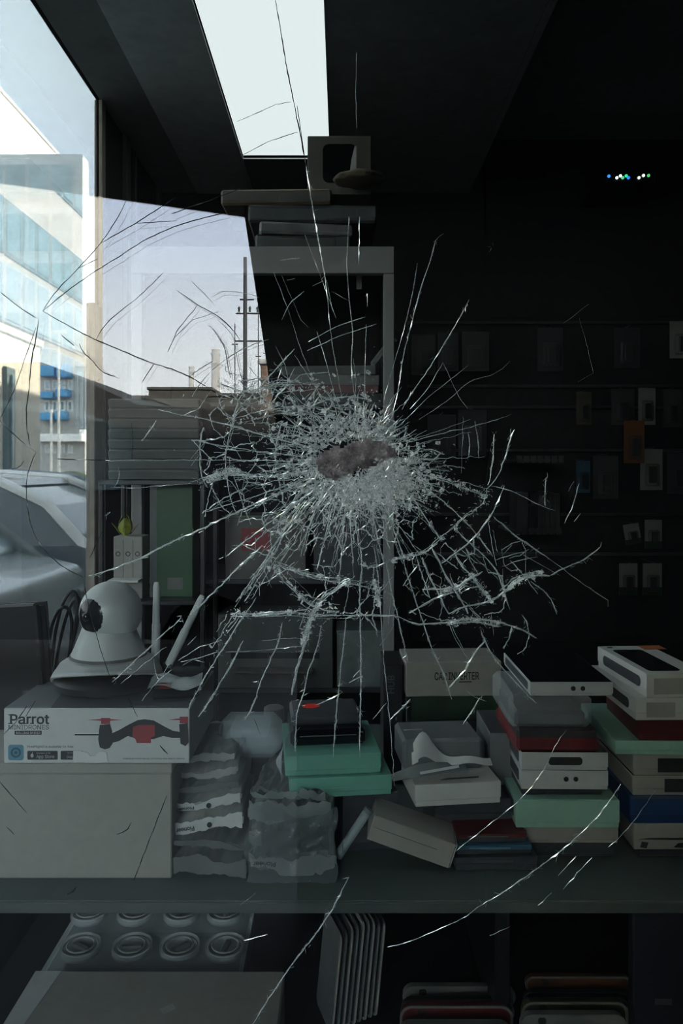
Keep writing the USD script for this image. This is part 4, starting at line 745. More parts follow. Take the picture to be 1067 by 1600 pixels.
for (xa, ya, xb, yb_, lk), lb_ in zip(packs, lab):
    d = wd - .02; w = (xb - xa) / F * d; h = (yb_ - ya) / F * d; green = 'green' in lb_
    t = thing('hanging_pack', lb_, 'pack', (PX((xa + xb) / 2, d), d - (.035 if 'orange' in lb_[:8] else 0), PZ(yb_, d)), ry=(-10 if 'askew' in lb_ else 0))
    part(t, 'card', cbox(w, .003, h, .001), lk)
    part(t, 'blister', cbox(w * .62, .022, h * .55, .006, (0, -.012, h * .10)), 'pack_blister')
    part(t, 'product', cbox(w * .34, .012, h * .40, .004, (w * .04, -.009, h * .18)), 'black_plastic' if 'window' in lb_ else 'pack_grey')
    if green: part(t, 'colour_band', front(sbox(-w / 2, 0, w / 2, h * .25), -.0016), 'green_box')
    part(t, 'hook', tube([(0, .12, h + .006), (0, -.02, h + .004), (0, -.03, h + .012)], .0015, 6), 'strip_metal')
# price-ticket shelves with books
for i, (xa, xb, yt) in enumerate(((806, 882, 716), (804, 878, 828))):
    d = 3.2; t = thing('ticket_shelf', ['upper narrow shelf with a row of price tickets', 'lower narrow shelf with a row of price tickets'][i], 'shelf', (PX((xa + xb) / 2, d), d, PZ(yt + 6, d))); w = (xb - xa) / F * d
    part(t, 'board', cbox(w, .34, .012, .002, (0, .17, 0)), 'slate')
    for k in range(7): part(t, 'ticket', cbox(w / 7 * .8, .002, .030, .0005, (-w / 2 + w / 7 * (k + .5), -.0015, -.004)), 'pack_grey')
bz = PZ(828 + 6, 3.2) + .0125; cols = ['pack_grey', 'navy_panel', 'slate', 'pack_grey', 'pack_grey', 'pack_grey']
for k, (xa, xb, yt) in enumerate(((808, 826, 770), (827, 842, 790), (843, 852, 772), (853, 860, 768), (861, 868, 770), (869, 876, 772))):
    d = 3.22; w = (xb - xa) / F * d; h = PZ(yt, d) - bz; t = thing('catalogue', ['widest grey', 'short navy', 'thin dark', 'thin grey', 'thin pale', 'last thin pale'][k] + ' catalogue on the lower ticket shelf', 'book', (PX((xa + xb) / 2, d), d + .08, bz))
    part(t, 'pages', cbox(w * .8, .13, h - .006, .001, (0, .0, .003)), 'pouch_white'); part(t, 'cover', cbox(w, .138, h, .0015, (0, 0.001, 0)), cols[k])
# network switch with signal lights
nd = 3.3; ns = thing('network_switch', 'black network switch with tiny coloured signal lights high at right', 'network switch', (PX(981, nd), nd + .15, PZ(284, nd)))
nw = 86 / F * nd; part(ns, 'case', cbox(nw, .30, .05, .003), 'black_plastic'); part(ns, 'bracket', cbox(nw * .8, .01, .03, .002, (0, .145, .05)), 'black_plastic')
leds = [(951, 275.5, (.05, .25, 1.0)), (963.5, 278, (.75, .8, .78)), (969, 275, (.8, .85, .82)), (972.5, 278, (.1, .5, .25)), (978, 275, (.02, .65, .25)), (981.5, 278, (.03, .2, 1.0)), (998, 278, (.7, .72, .72)), (1005, 274.5, (.85, .85, .85)), (1013, 274.5, (.08, .45, .12))]
for i, (px, py, c) in enumerate(leds):
    s_ = trimesh.creation.icosphere(2, .0068); s_.apply_translation([PX(px, nd) - PX(981, nd), -.152, PZ(py, nd) - PZ(284, nd)]); part(ns, 'signal_light', s_, glow(f'led_{i}', c, 1.4), ['blue', 'white', 'white', 'green', 'green', 'blue', 'white', 'white', 'green'][i] + ' signal light')
# ------------------------------------------------------------------ the shattered window
LOOK['crack_frost'] = usdkit.material(stage, '/World/Looks/crack_frost', {
    'tc': ('texture_coordinate', {}), 'n': ('noise_texture', {'scale': 900., 'detail': 3.0}),
    'r': ('rgb_ramp', {'ramp': [(.35, (.36, .45, .41)), (.55, (.69, .80, .75)), (.7, (.86, .95, .91))]}),
    'p': ('principled_bsdf', {'roughness': .2, 'metallic': .5, 'specular_ior_level': .8})},
    [('tc.object', 'n.vector'), ('n.fac', 'r.fac'), ('r.color', 'p.base_color')], surface='p.BSDF')
mk('crack_dark', (.02, .026, .026), .12, .3, 300., spec=.6)  # dark copy of the crack look, for cracks against bright backgrounds
mk('torn_film', (.30, .285, .28), .4, .85, 55., .9)
TAU = YP - .0003                                   # the cracks break the outer face of the pane
def W(p): p = np.asarray(p, float); return np.stack([(p[:, 0] - CX) / F * TAU, np.full(len(p), TAU), H - (p[:, 1] - CY) / F * TAU], 1)
class Ribs:
    def __init__(s): s.v, s.f, s.n = [], [], 0
    def add(s, pts, w, r, dy=0.):                  # pts in pixels on the pane, w in pixels per point; three-sided slivers
        pts = np.asarray(pts, float); w = np.broadcast_to(np.asarray(w, float), (len(pts),))
        t = np.gradient(pts, axis=0); t /= np.linalg.norm(t, axis=1, keepdims=True) + 1e-9; nrm = np.stack([-t[:, 1], t[:, 0]], 1)
        a, b = W(pts + nrm * w[:, None] / 2), W(pts - nrm * w[:, None] / 2)
        c = W(pts + nrm * (r.uniform(-.5, .5, len(pts)) * w)[:, None]); mid = c.copy(); wm = w / F * TAU
        c[:, 1] -= np.minimum(wm * r.uniform(.10, .6, len(pts)), .0026); a[:, 1] += dy; b[:, 1] += dy; c[:, 1] += dy
        n = len(pts); V = np.stack([a, b, c], 1).reshape(-1, 3); f = []
        for i in range(n - 1):
            for j in range(3):
                p0, p1, q0, q1 = 3 * i + j, 3 * i + (j + 1) % 3, 3 * i + 3 + j, 3 * i + 3 + (j + 1) % 3; f += [[p0, p1, q1], [p0, q1, q0]]
        f += [[0, 2, 1], [3 * n - 3, 3 * n - 2, 3 * n - 1]]
        s.v.append(V); s.f.append(np.array(f) + s.n); s.n += len(V)
    def mesh(s): return trimesh.Trimesh(np.vstack(s.v), np.vstack(s.f), process=False)
def resample(pts, step):
    pts = np.asarray(pts, float); L = np.r_[0, np.cumsum(np.linalg.norm(np.diff(pts, axis=0), axis=1))]
    n = max(2, int(L[-1] / step) + 1); s_ = np.linspace(0, L[-1], n)
    if len(pts) >= 4:
        from scipy.interpolate import PchipInterpolator
        return np.stack([PchipInterpolator(L, pts[:, k])(s_) for k in (0, 1)], 1)
    return np.stack([np.interp(s_, L, pts[:, k]) for k in (0, 1)], 1)
def jag(pts, amp, r, step=7):
    p = resample(pts, step); j = r.normal(0, amp, p.shape); j[0] = j[-1] = 0; return p + j

w1 = thing('window_1', 'shattered shop window pane with a star of cracks around the impact', 'window', (0, 0, 0), kind='structure')
part(w1, 'pane', bx(LX - .02, RX, YP, YP + .008, .25, 2.95, .0005), 'pane_glass')
C0 = np.array([558., 716.])
# long cracks traced on the pane: (points, width, look)  f = frosted and bright, d = coloured dark where seen against brightness
CR = [
 ([(430, 0), (437, 40), (449, 110), (459, 160), (470, 215), (478, 258)], 1.5, 'd'), ([(464, 165), (470, 205), (477, 254)], .9, 'd'),
 ([(478, 258), (490, 333), (501, 394), (508, 436), (513, 479)], 1.6, 'f'), ([(484, 300), (494, 360), (503, 410)], .8, 'f'), ([(513, 479), (520, 544), (527, 582), (534, 624)], 1.2, 'f'), ([(511, 441), (518, 480), (525, 497)], .7, 'f'),
 ([(557, 82), (556, 140), (557, 200)], .6, 'f'), ([(545, 338), (543, 380), (542, 418), (544, 450), (551, 530), (549, 558), (555, 624)], 1.1, 'f'), ([(562, 338), (561, 380), (560, 413)], 1.2, 'f'), ([(574, 459), (574, 479)], 1.5, 'f'), ([(572, 507), (570, 582), (570, 624)], .9, 'f'), ([(552, 560), (556, 590), (553, 640)], .7, 'f'),
 ([(476, 366), (500, 430), (525, 497)], .5, 'f'), ([(426, 422), (452, 490), (470, 545), (500, 620)], .6, 'f'), ([(440, 430), (470, 500), (482, 512)], .5, 'f'), ([(430, 540), (445, 570), (455, 610)], .8, 'f'), ([(495, 518), (508, 560), (525, 625)], 1.0, 'f'), ([(460, 555), (490, 600), (512, 635)], .9, 'f'),
 ([(693, 365), (681, 375), (675, 399), (656, 455), (644, 502), (630, 558), (623, 605), (612, 650)], 1.7, 'f'), ([(652, 411), (644, 460), (628, 525), (612, 580), (600, 625)], .9, 'f'), ([(733, 468), (712, 507), (675, 568), (645, 612), (628, 640)], 1.7, 'f'), ([(692, 566), (670, 606), (640, 640)], 1.1, 'f'),
 ([(797, 564), (762, 588), (742, 593), (696, 628), (655, 655)], .8, 'f'), ([(731, 571), (666, 623), (622, 667)], .9, 'f'), ([(799, 647), (744, 665), (679, 680), (639, 691)], 1.1, 'f'), ([(735, 655), (690, 672), (650, 684)], .7, 'f'), ([(692, 566), (716, 619), (731, 639)], .8, 'f'), ([(731, 676), (734, 695), (732, 715)], 1.2, 'f'), ([(742, 658), (747, 690), (748, 716)], 1.3, 'f'), ([(723, 650), (722, 700), (720, 740)], .6, 'f'),
 ([(772, 678), (771, 706), (768, 735), (762, 758)], 1.6, 'f'), ([(804, 671), (795, 690), (790, 712), (779, 741)], 1.5, 'f'), ([(779, 741), (770, 755), (760, 764)], 1.3, 'f'), ([(766, 759), (800, 768), (845, 790), (868, 798)], 1.1, 'f'), ([(785, 766), (772, 797), (761, 814), (735, 846), (711, 865), (690, 880)], 1.9, 'f'),
 ([(771, 807), (790, 824), (810, 841), (835, 857), (859, 874)], 1.8, 'f'), ([(859, 874), (905, 908), (950, 938)], 1.2, 'f'), ([(950, 938), (950, 948)], 1.2, 'f'), ([(937, 855), (906, 877), (885, 886), (860, 899)], 1.4, 'f'), ([(853, 747), (852, 770), (852, 790)], 1.4, 'f'), ([(905, 755), (895, 790), (882, 818)], 1.2, 'f'), ([(897, 752), (888, 768)], .8, 'f'), ([(907, 802), (897, 815)], 1.3, 'f'), ([(920, 475), (880, 505)], .8, 'f'), ([(905, 497), (918, 545), (927, 583)], .5, 'f'), ([(927, 583), (903, 597)], .6, 'f'), ([(768, 388), (766, 390)], 2, 'f'),
 ([(660, 871), (671, 902), (683, 925), (701, 959)], 2.2, 'f'), ([(675, 857), (688, 882), (699, 904), (711, 921), (724, 944), (731, 959)], 2.4, 'f'), ([(711, 867), (722, 884), (735, 899), (748, 916), (765, 940)], 2.5, 'f'), ([(711, 826), (729, 844), (748, 861), (763, 876), (780, 901), (787, 923), (797, 953)], 1.5, 'f'), ([(762, 814), (767, 841), (772, 871), (776, 884)], 1.2, 'f'), ([(728, 857), (736, 880), (747, 897)], 1.5, 'f'),
 ([(660, 921), (681, 921), (709, 919), (731, 906), (754, 893)], 2.6, 'f'), ([(640, 958), (660, 947), (682, 934), (709, 925)], 2.4, 'f'), ([(701, 959), (729, 947), (765, 940), (791, 923), (821, 902), (838, 899), (859, 900)], 2.6, 'f'), ([(829, 908), (844, 919), (859, 934), (870, 960)], 1.5, 'f'), ([(795, 873), (813, 868), (826, 858)], 1.2, 'f'), ([(775, 875), (800, 866), (820, 862)], 1.2, 'f'), ([(784, 885), (810, 876), (840, 870)], 1.0, 'f'), ([(797, 876), (818, 898), (840, 928)], 1.3, 'f'),
 ([(540, 967), (565, 961), (600, 962), (624, 964)], 2.4, 'f'), ([(624, 964), (661, 976), (700, 972), (742, 967), (793, 976), (838, 997)], 2.2, 'f'), ([(562, 850), (565, 885), (562, 930), (564, 1042), (563, 1100), (562, 1183)], 1.8, 'f'), ([(585, 850), (593, 930), (600, 1037), (607, 1104), (616, 1228)], 1.3, 'f'), ([(604, 880), (613, 930), (624, 975), (637, 1034)], 1.5, 'f'), ([(628, 871), (640, 910), (661, 972), (672, 1006), (692, 1051), (706, 1093)], 1.5, 'f'), ([(649, 865), (660, 900), (672, 935)], 1.4, 'f'), ([(706, 978), (716, 1000), (726, 1017)], 1.0, 'f'), ([(759, 1000), (737, 1028), (723, 1051), (700, 1076)], 2.0, 'f'), ([(751, 983), (771, 1026), (800, 1060), (838, 1099)], 1.6, 'f'), ([(800, 978), (796, 995), (787, 1014)], 1.7, 'f'), ([(700, 972), (712, 1000), (735, 1035)], .9, 'f'), ([(750, 1090), (738, 1110), (723, 1132)], 1.7, 'f'), ([(641, 1092), (625, 1110), (610, 1124)], 1.5, 'f'), ([(604, 1098), (582, 1124)], 1.0, 'f'), ([(815, 960), (826, 985), (822, 1010), (808, 1022)], 1.4, 'f'), ([(726, 1077), (740, 1088), (760, 1096)], .8, 'f'),
 ([(0, 456), (30, 480), (56, 497)], 1.1, 'd'), ([(67, 486), (105, 508), (142, 527), (190, 548), (232, 565), (277, 580), (326, 606)], 1.3, 'd'), ([(67, 486), (125, 440), (187, 400), (238, 369), (304, 344), (374, 329)], 1.2, 'd'), ([(60, 500), (56, 530), (49, 565), (45, 610), (41, 644), (47, 696)], 1.6, 'd'), ([(56, 512), (22, 610), (0, 655)], .9, 'd'), ([(0, 657), (25, 682), (56, 707)], 1.1, 'd'), ([(56, 707), (41, 760), (45, 805), (56, 839), (97, 884), (131, 902)], 1.2, 'd'), ([(67, 486), (81, 464), (121, 420), (157, 380), (202, 304)], 1.0, 'd'), ([(157, 380), (212, 349), (273, 309)], 1.1, 'd'), ([(212, 349), (276, 345)], .9, 'd'), ([(268, 334), (319, 316), (380, 293)], 1.2, 'd'), ([(121, 420), (152, 405)], .9, 'd'),
 ([(455, 159), (430, 164), (405, 175), (370, 190)], .8, 'd'), ([(465, 206), (420, 221), (379, 242)], .9, 'd'), ([(255, 426), (225, 456), (161, 512), (150, 530)], .9, 'd'), ([(277, 454), (307, 475), (345, 497), (375, 531)], 1.1, 'd'), ([(307, 479), (277, 516), (262, 550)], 1.0, 'd'), ([(96, 524), (105, 531), (116, 540)], 1.8, 'd'), ([(124, 537), (132, 552), (142, 561), (162, 582), (180, 588)], 1.3, 'd'), ([(18, 733), (30, 731), (37, 720)], 1.1, 'd'), ([(240, 569), (222, 597)], 1.2, 'd'), ([(300, 440), (330, 470)], .6, 'd'),
 ([(139, 900), (210, 876), (262, 850), (300, 833), (360, 805), (405, 784), (455, 760), (490, 742)], 2.0, 'f'), ([(90, 717), (125, 718), (165, 719)], 1.5, 'd'), ([(165, 719), (300, 719), (397, 719), (490, 722)], .9, 'f'), ([(300, 753), (350, 740), (420, 745), (485, 735)], 1.5, 'f'), ([(222, 689), (234, 672), (244, 657)], 1.5, 'f'), ([(247, 640), (275, 647), (300, 651)], 1.0, 'f'), ([(131, 902), (133, 925), (137, 940)], 1.1, 'd'), ([(137, 940), (150, 990), (162, 1030), (175, 1066)], 1.0, 'd'), ([(160, 830), (150, 850), (140, 872)], 1.2, 'd'), ([(166, 806), (172, 800)], 1.6, 'f'),
 ([(410, 852), (375, 884), (345, 914), (315, 944), (293, 964)], 2.2, 'f'), ([(283, 965), (230, 1015), (175, 1066)], 1.6, 'f'), ([(260, 1011), (225, 1038), (189, 1068)], 1.2, 'f'), ([(344, 1001), (310, 1012), (279, 1032)], 1.3, 'f'), ([(341, 1018), (310, 1028), (283, 1034)], 1.1, 'f'), ([(307, 994), (293, 1008)], 1.3, 'f'), ([(270, 1045), (250, 1060), (222, 1095)], 1.0, 'f'), ([(240, 1030), (250, 1062), (262, 1040), (275, 1020)], .9, 'f'), ([(285, 1040), (300, 1030), (320, 1035)], .8, 'f'),
 ([(397, 940), (373, 974), (349, 1013), (325, 1050), (300, 1096), (292, 1115)], 1.5, 'f'), ([(380, 1001), (368, 1025), (344, 1069), (324, 1101), (310, 1120)], 2.0, 'f'), ([(441, 972), (434, 1006), (424, 1028), (407, 1067), (397, 1098), (383, 1125)], 1.8, 'f'), ([(488, 955), (475, 1008), (461, 1057), (456, 1086)], 2.8, 'f'), ([(502, 977), (495, 1013), (483, 1045), (475, 1079), (463, 1125), (461, 1174)], 1.5, 'f'), ([(540, 964), (536, 1013), (531, 1057), (527, 1098), (520, 1184)], 1.4, 'f'), ([(393, 963), (436, 959), (480, 952)], 1.8, 'f'), ([(410, 1001), (450, 997), (470, 998)], .8, 'f'), ([(352, 1019), (420, 1015), (478, 1010)], 1.0, 'f'), ([(527, 1087), (510, 1095), (493, 1102)], 1.5, 'f'), ([(565, 1045), (552, 1058)], 1.5, 'f'), ([(566, 1055), (545, 1067)], 1.4, 'f'), ([(397, 1123), (407, 1148)], .9, 'd'),
 ([(970, 1225), (953, 1250), (935, 1274), (895, 1314), (851, 1348), (820, 1371), (787, 1393), (747, 1417)], 1.5, 'f'), ([(747, 1417), (720, 1436), (690, 1450), (640, 1471), (605, 1480)], 1.2, 'f'), ([(885, 1140), (868, 1165), (851, 1200), (807, 1254), (760, 1292), (708, 1333)], 1.2, 'f'), ([(1024, 1235), (1008, 1258), (985, 1289), (950, 1324)], .9, 'f'), ([(925, 1340), (905, 1360), (880, 1390)], 1.0, 'f'), ([(900, 1338), (872, 1368)], .9, 'f'), ([(862, 1395), (840, 1415)], .8, 'f'), ([(545, 1370), (530, 1400), (500, 1450), (457, 1506), (420, 1560), (395, 1600)], 1.6, 'f'), ([(798, 1447), (765, 1462)], 1.0, 'f'), ([(418, 1460), (380, 1470)], .9, 'f'),
 ([(261, 1243), (240, 1295), (209, 1376)], 1.2, 'd'), ([(0, 1222), (22, 1247), (42, 1270)], 1.3, 'd'), ([(205, 1285), (198, 1298), (182, 1304)], 1.4, 'd'), ([(10, 1292), (22, 1304)], 1.3, 'd'), ([(120, 1385), (112, 1395), (105, 1398)], 3.0, 'd'), ([(400, 1395), (375, 1415)], .5, 'f'), ([(40, 1120), (55, 1095)], 1.1, 'd'), ([(6, 1147), (25, 1128), (42, 1103)], 1.2, 'd'), ([(200, 1090), (215, 1120)], .9, 'd'), ([(250, 1165), (262, 1178)], 1.6, 'd'),
 ([(372, 640), (358, 680), (352, 720), (356, 760), (368, 800)], 1.5, 'f'), ([(318, 668), (312, 700), (314, 740), (322, 760)], 2.0, 'f'), ([(440, 660), (432, 690), (430, 715)], 1.6, 'f'), ([(446, 662), (440, 690), (438, 712)], 1.3, 'f'), ([(452, 665), (449, 685)], 1.2, 'f'), ([(395, 600), (375, 620), (362, 660)], 1.4, 'f'), ([(400, 610), (430, 640), (470, 650)], 1.5, 'f'), ([(330, 760), (345, 790), (362, 805)], 1.5, 'f'), ([(480, 640), (510, 625), (545, 620), (580, 625)], 1.6, 'f'), ([(365, 745), (380, 790), (392, 820)], 1.3, 'f'), ([(320, 690), (345, 700), (372, 705)], 1.2, 'f'),
 ([(300, 650), (360, 665), (430, 685), (500, 705)], 1.6, 'f'), ([(310, 690), (400, 705), (490, 715)], 1.2, 'f'), ([(320, 800), (400, 775), (500, 740)], 1.3, 'f'), ([(380, 800), (440, 770), (500, 745)], 1.5, 'f'), ([(352, 870), (430, 810), (510, 752)], 1.7, 'f'), ([(540, 790), (535, 850), (530, 905)], 1.5, 'f'), ([(520, 790), (505, 850), (495, 890)], 1.5, 'f'), ([(580, 790), (590, 840), (600, 880)], 1.7, 'f'), ([(605, 790), (620, 840), (630, 870)], 1.5, 'f'), ([(640, 770), (665, 810), (690, 845)], 1.5, 'f'), ([(660, 760), (700, 790), (740, 830), (770, 870)], 1.4, 'f'), ([(500, 780), (480, 830), (470, 870)], 1.6, 'f'), ([(548, 800), (548, 840), (552, 880)], 1.4, 'f'), ([(500, 600), (470, 640), (455, 690)], 1.2, 'f'), ([(440, 575), (425, 620), (410, 660)], 1.3, 'f'),
 ([(342, 487), (300, 500), (270, 530)], .7, 'd'), ([(330, 465), (352, 455), (382, 458), (405, 465)], .9, 'f'), ([(440, 500), (452, 475), (475, 455)], 1.3, 'f'), ([(488, 447), (505, 439)], 1.2, 'f'), ([(482, 534), (525, 510), (571, 495)], 1.3, 'f'), ([(480, 548), (530, 525), (588, 506)], 1.2, 'f'), ([(438, 407), (455, 404), (468, 403)], 1.2, 'f'), ([(448, 438), (461, 435)], 1.1, 'f'), ([(372, 640), (410, 600), (460, 545)], 1.5, 'f'), ([(430, 620), (470, 585), (512, 582)], 1.3, 'f'), ([(420, 635), (445, 605), (460, 575)], 1.3, 'f'), ([(518, 455), (545, 470)], .7, 'f'), ([(300, 620), (330, 580), (380, 545), (420, 530)], 1.2, 'f'), ([(330, 510), (350, 540), (360, 590)], 1.4, 'f'), ([(340, 500), (365, 530), (372, 570), (380, 600)], 1.0, 'f'), ([(282, 650), (310, 640), (330, 610)], 1.0, 'f'), ([(205, 660), (208, 690), (206, 720)], .7, 'd'), ([(185, 730), (188, 745), (178, 762)], .9, 'f'), ([(172, 762), (220, 762), (300, 755)], .6, 'f'),
]
r = np.random.default_rng(11)
for pts, w, lk in CR:
    if lk == 'f' and w >= 1.4 and pts[0][1] > 560: w *= 1.22
    R_ = Ribs(); p = jag(pts, .22 + (.25 if lk == 'f' and pts[0][1] > 640 else .05), r, 8); n = len(p)
    tp = np.minimum(1, np.minimum(np.arange(n) + .5, n - .5 - np.arange(n)) / max(1.5, n * .12)); ww = w * (.35 + .65 * tp) * r.uniform(.65, 1.35, n)
    R_.add(p, ww, r)
    if w >= 1.4 and lk == 'f':                     # feathered flakes along the wide ones
        for k in range(int(n * (1.5 if w > 1.7 else .5))):
            i = r.integers(0, n - 1); a = p[i] + r.normal(0, w * .8, 2); dirv = (p[i + 1] - p[i]); dirv /= np.linalg.norm(dirv) + 1e-9
            th = r.normal(0, .6); dv = np.array([dirv[0] * math.cos(th) - dirv[1] * math.sin(th), dirv[0] * math.sin(th) + dirv[1] * math.cos(th)]) * r.uniform(3, 10) * r.choice([-1, 1])
            R_.add([a, a + dv * .5 + r.normal(0, .5, 2), a + dv], [.3, r.uniform(.4, .9), .2], r, -.0008)
    part(w1, 'crack', R_.mesh(), 'crack_frost' if lk == 'f' else 'crack_dark')
# bands of parallel splinters
bands = [([(500, 775), (470, 808), (440, 850), (415, 890), (390, 930), (365, 968), (335, 1015)], 12, 16), ([(311, 757), (345, 742), (400, 745), (480, 738)], 6, 8), ([(325, 750), (355, 735), (372, 736)], 6, 6), ([(762, 763), (757, 785), (742, 798), (726, 809), (711, 826), (688, 843), (660, 864), (628, 872), (600, 881), (568, 885)], 3, 6), ([(480, 770), (455, 800), (430, 835)], 12, 10), ([(430, 880), (470, 895), (515, 905), (556, 912), (588, 920)], 5, 7), ([(585, 905), (590, 925), (592, 945)], 3, 4), ([(430, 885), (460, 920), (490, 945), (530, 955)], 7, 7), ([(545, 905), (510, 930), (487, 955), (475, 1000)], 7, 9), ([(360, 960), (400, 960), (450, 957), (500, 962), (560, 962)], 4, 7), ([(700, 972), (740, 968), (780, 975)], 4, 7), ([(688, 925), (715, 918), (730, 905)], 4, 6), ([(735, 897), (752, 918), (768, 940)], 4, 6), ([(785, 927), (810, 905), (845, 897)], 5, 8), ([(660, 740), (700, 752), (735, 765), (760, 775)], 4, 5), ([(490, 955), (480, 985), (473, 1010)], 5, 8), ([(500, 600), (440, 600), (390, 610), (340, 600)], 10, 8), ([(355, 665), (400, 650), (460, 640), (540, 650), (600, 668)], 12, 10)]
for pts, spread, k in bands:
    R_ = Ribs(); base = resample(pts, 8)
    for j in range(k):
        n = len(base); a, b = sorted(r.integers(0, n, 2)); 
        if b - a < 3: a, b = 0, n - 1
        t = np.gradient(base, axis=0); t /= np.linalg.norm(t, axis=1, keepdims=True) + 1e-9; nn = np.stack([-t[:, 1], t[:, 0]], 1)
        p = (base + nn * (r.normal(0, spread / 2) + r.normal(0, spread / 6, n))[:, None] if False else base + nn * (r.normal(0, spread / 2) + np.cumsum(r.normal(0, spread / 14, n)))[:, None])[a:b + 1] + r.normal(0, .6, (b + 1 - a, 2))
        R_.add(p, r.uniform(.5, 1.5) * r.uniform(.6, 1.3, len(p)), r, -.0006 * r.uniform(-1, 2))
    part(w1, 'splinter_band', R_.mesh(), 'crack_frost')
# radial splinters close to the impact
for k in range(95):
    th = r.uniform(0, 2 * math.pi); c_, s_ = math.cos(th), math.sin(th)
    up = s_ < -.25
    r0 = r.uniform(40, 62) * (1 + .25 * abs(c_)); r1 = r0 + (r.uniform(20, 70) if up else r.uniform(35, 150))
    if c_ > .3 and up: r1 = r0 + r.uniform(15, 60)
    a, b = C0 + r0 * np.array([c_, s_]), C0 + r1 * np.array([c_, s_]) + r.normal(0, 5, 2)
    R_ = Ribs(); p = jag([a, (a + b) / 2 + r.normal(0, 3, 2), b], 1.0, r, 7); R_.add(p, np.linspace(1.6, .5, len(p)) * r.uniform(.6, 1.2), r, -.0004)
    part(w1, 'crack', R_.mesh(), 'crack_frost')
# fine web between them: nobody could count it
zone = Polygon([(306, 640), (330, 600), (385, 575), (450, 592), (500, 612), (570, 632), (622, 652), (668, 690), (700, 738), (690, 785), (655, 830), (600, 862), (540, 862), (490, 860), (440, 900), (395, 955), (350, 1000), (335, 985), (385, 900), (400, 850), (380, 815), (340, 800), (312, 760)])
zone2 = Polygon([(470, 850), (600, 860), (700, 840), (770, 800), (860, 890), (830, 960), (760, 1000), (620, 985), (470, 985), (430, 940)])
zone3 = Polygon([(300, 640), (312, 560), (360, 505), (420, 560), (480, 600), (400, 640)])
def aniso(dv, rv, s_):                             # cells stretched outwards from the impact
    u_ = rv / (np.linalg.norm(rv) + 1e-6); dr = dv @ u_; dt = dv @ np.array([-u_[1], u_[0]])
    return ((dr * .62) ** 2 + (dt * 1.35) ** 2 > s_ ** 2).all()
def darts(zn, smin, slope, n, seed):
    rr = np.random.default_rng(seed); x0, y0, x1, y1 = zn.bounds; out = []; sz = []
    from shapely import contains_xy
    c = np.stack([rr.uniform(x0, x1, n), rr.uniform(y0, y1, n)], 1); c = c[contains_xy(zn, c[:, 0], c[:, 1])]
    for p in c:
        s_ = smin + slope * np.linalg.norm((p - C0) * [1, 1.05])
        if not out or aniso(np.array(out) - p, p - C0, s_): out.append(p); sz.append(s_)
    return np.array(out)
WB = Ribs()
for zn, smin, slope, n, keep_p, wmul in ((zone, 5.5, .085, 15000, .95, 1.25), (zone2, 15, .035, 2500, .5, 1.05), (zone3, 17, .01, 1200, .34, .6)):
    p = darts(zn, smin, slope, n, int(smin)); vo = Voronoi(p)
    for a, b in vo.ridge_vertices:
        if a < 0 or b < 0: continue
        A, B_ = vo.vertices[a], vo.vertices[b]; m_ = (A + B_) / 2; L = np.linalg.norm(A - B_)
        if L > 60 or L < 1.2 or not zn.contains(Point(*m_)): continue
        rad = np.linalg.norm(m_ - C0); d_ = (B_ - A) / L; radial = abs(d_ @ ((m_ - C0) / (rad + 1e-6)))
        if r.random() > keep_p * (.72 + .4 * radial): continue
        if ((m_[0] - 556) / 62) ** 2 + ((m_[1] - 712) / 24) ** 2 < 1: continue
        w0 = 1.15 * wmul * r.uniform(.5, 1.5) * (1.25 if rad < 110 else 1.0)
        ov = d_ * L; q_ = jag([A - ov * r.uniform(-.05, .2), m_ + r.normal(0, L * .10, 2), B_ + ov * r.uniform(-.05, .2)], .6, r, 4); WB.add(q_, w0 * r.uniform(.6, 1.4, len(q_)), r, r.uniform(-.0012, .0012))
        if r.random() < .5:
            e = m_ + r.normal(0, L * .4 + 2, 2); WB.add([m_, (m_ + e) / 2, e], [.9, .7, .3], r, -.001)
ang_sel = 0
for k in range(700):                              # needles that fly out from the impact
    th = r.uniform(0, 2 * math.pi); rad = 34 + abs(r.normal(0, 75)); p = C0 + rad * np.array([math.cos(th) * 1.15, math.sin(th)])
    if not (zone.contains(Point(*p)) or (zone2.contains(Point(*p)) and r.random() < .25)): continue
    if ((p[0] - 556) / 60) ** 2 + ((p[1] - 712) / 24) ** 2 < 1: continue
    t2 = math.atan2(p[1] - C0[1], p[0] - C0[0]) + (r.normal(0, .16) if r.random() < .85 else r.normal(1.57, .4)); L = r.uniform(5, 12 + rad * .09); dv = np.array([math.cos(t2), math.sin(t2)]) * L
    WB.add(jag([p - dv, p + r.normal(0, L * .08, 2), p + dv], .4, r, 5), r.uniform(.35, 1.0), r, r.uniform(-.0015, .001))
part(w1, 'crack_web', WB.mesh(), 'crack_frost', 'dense web of fine cracks', kind='stuff')
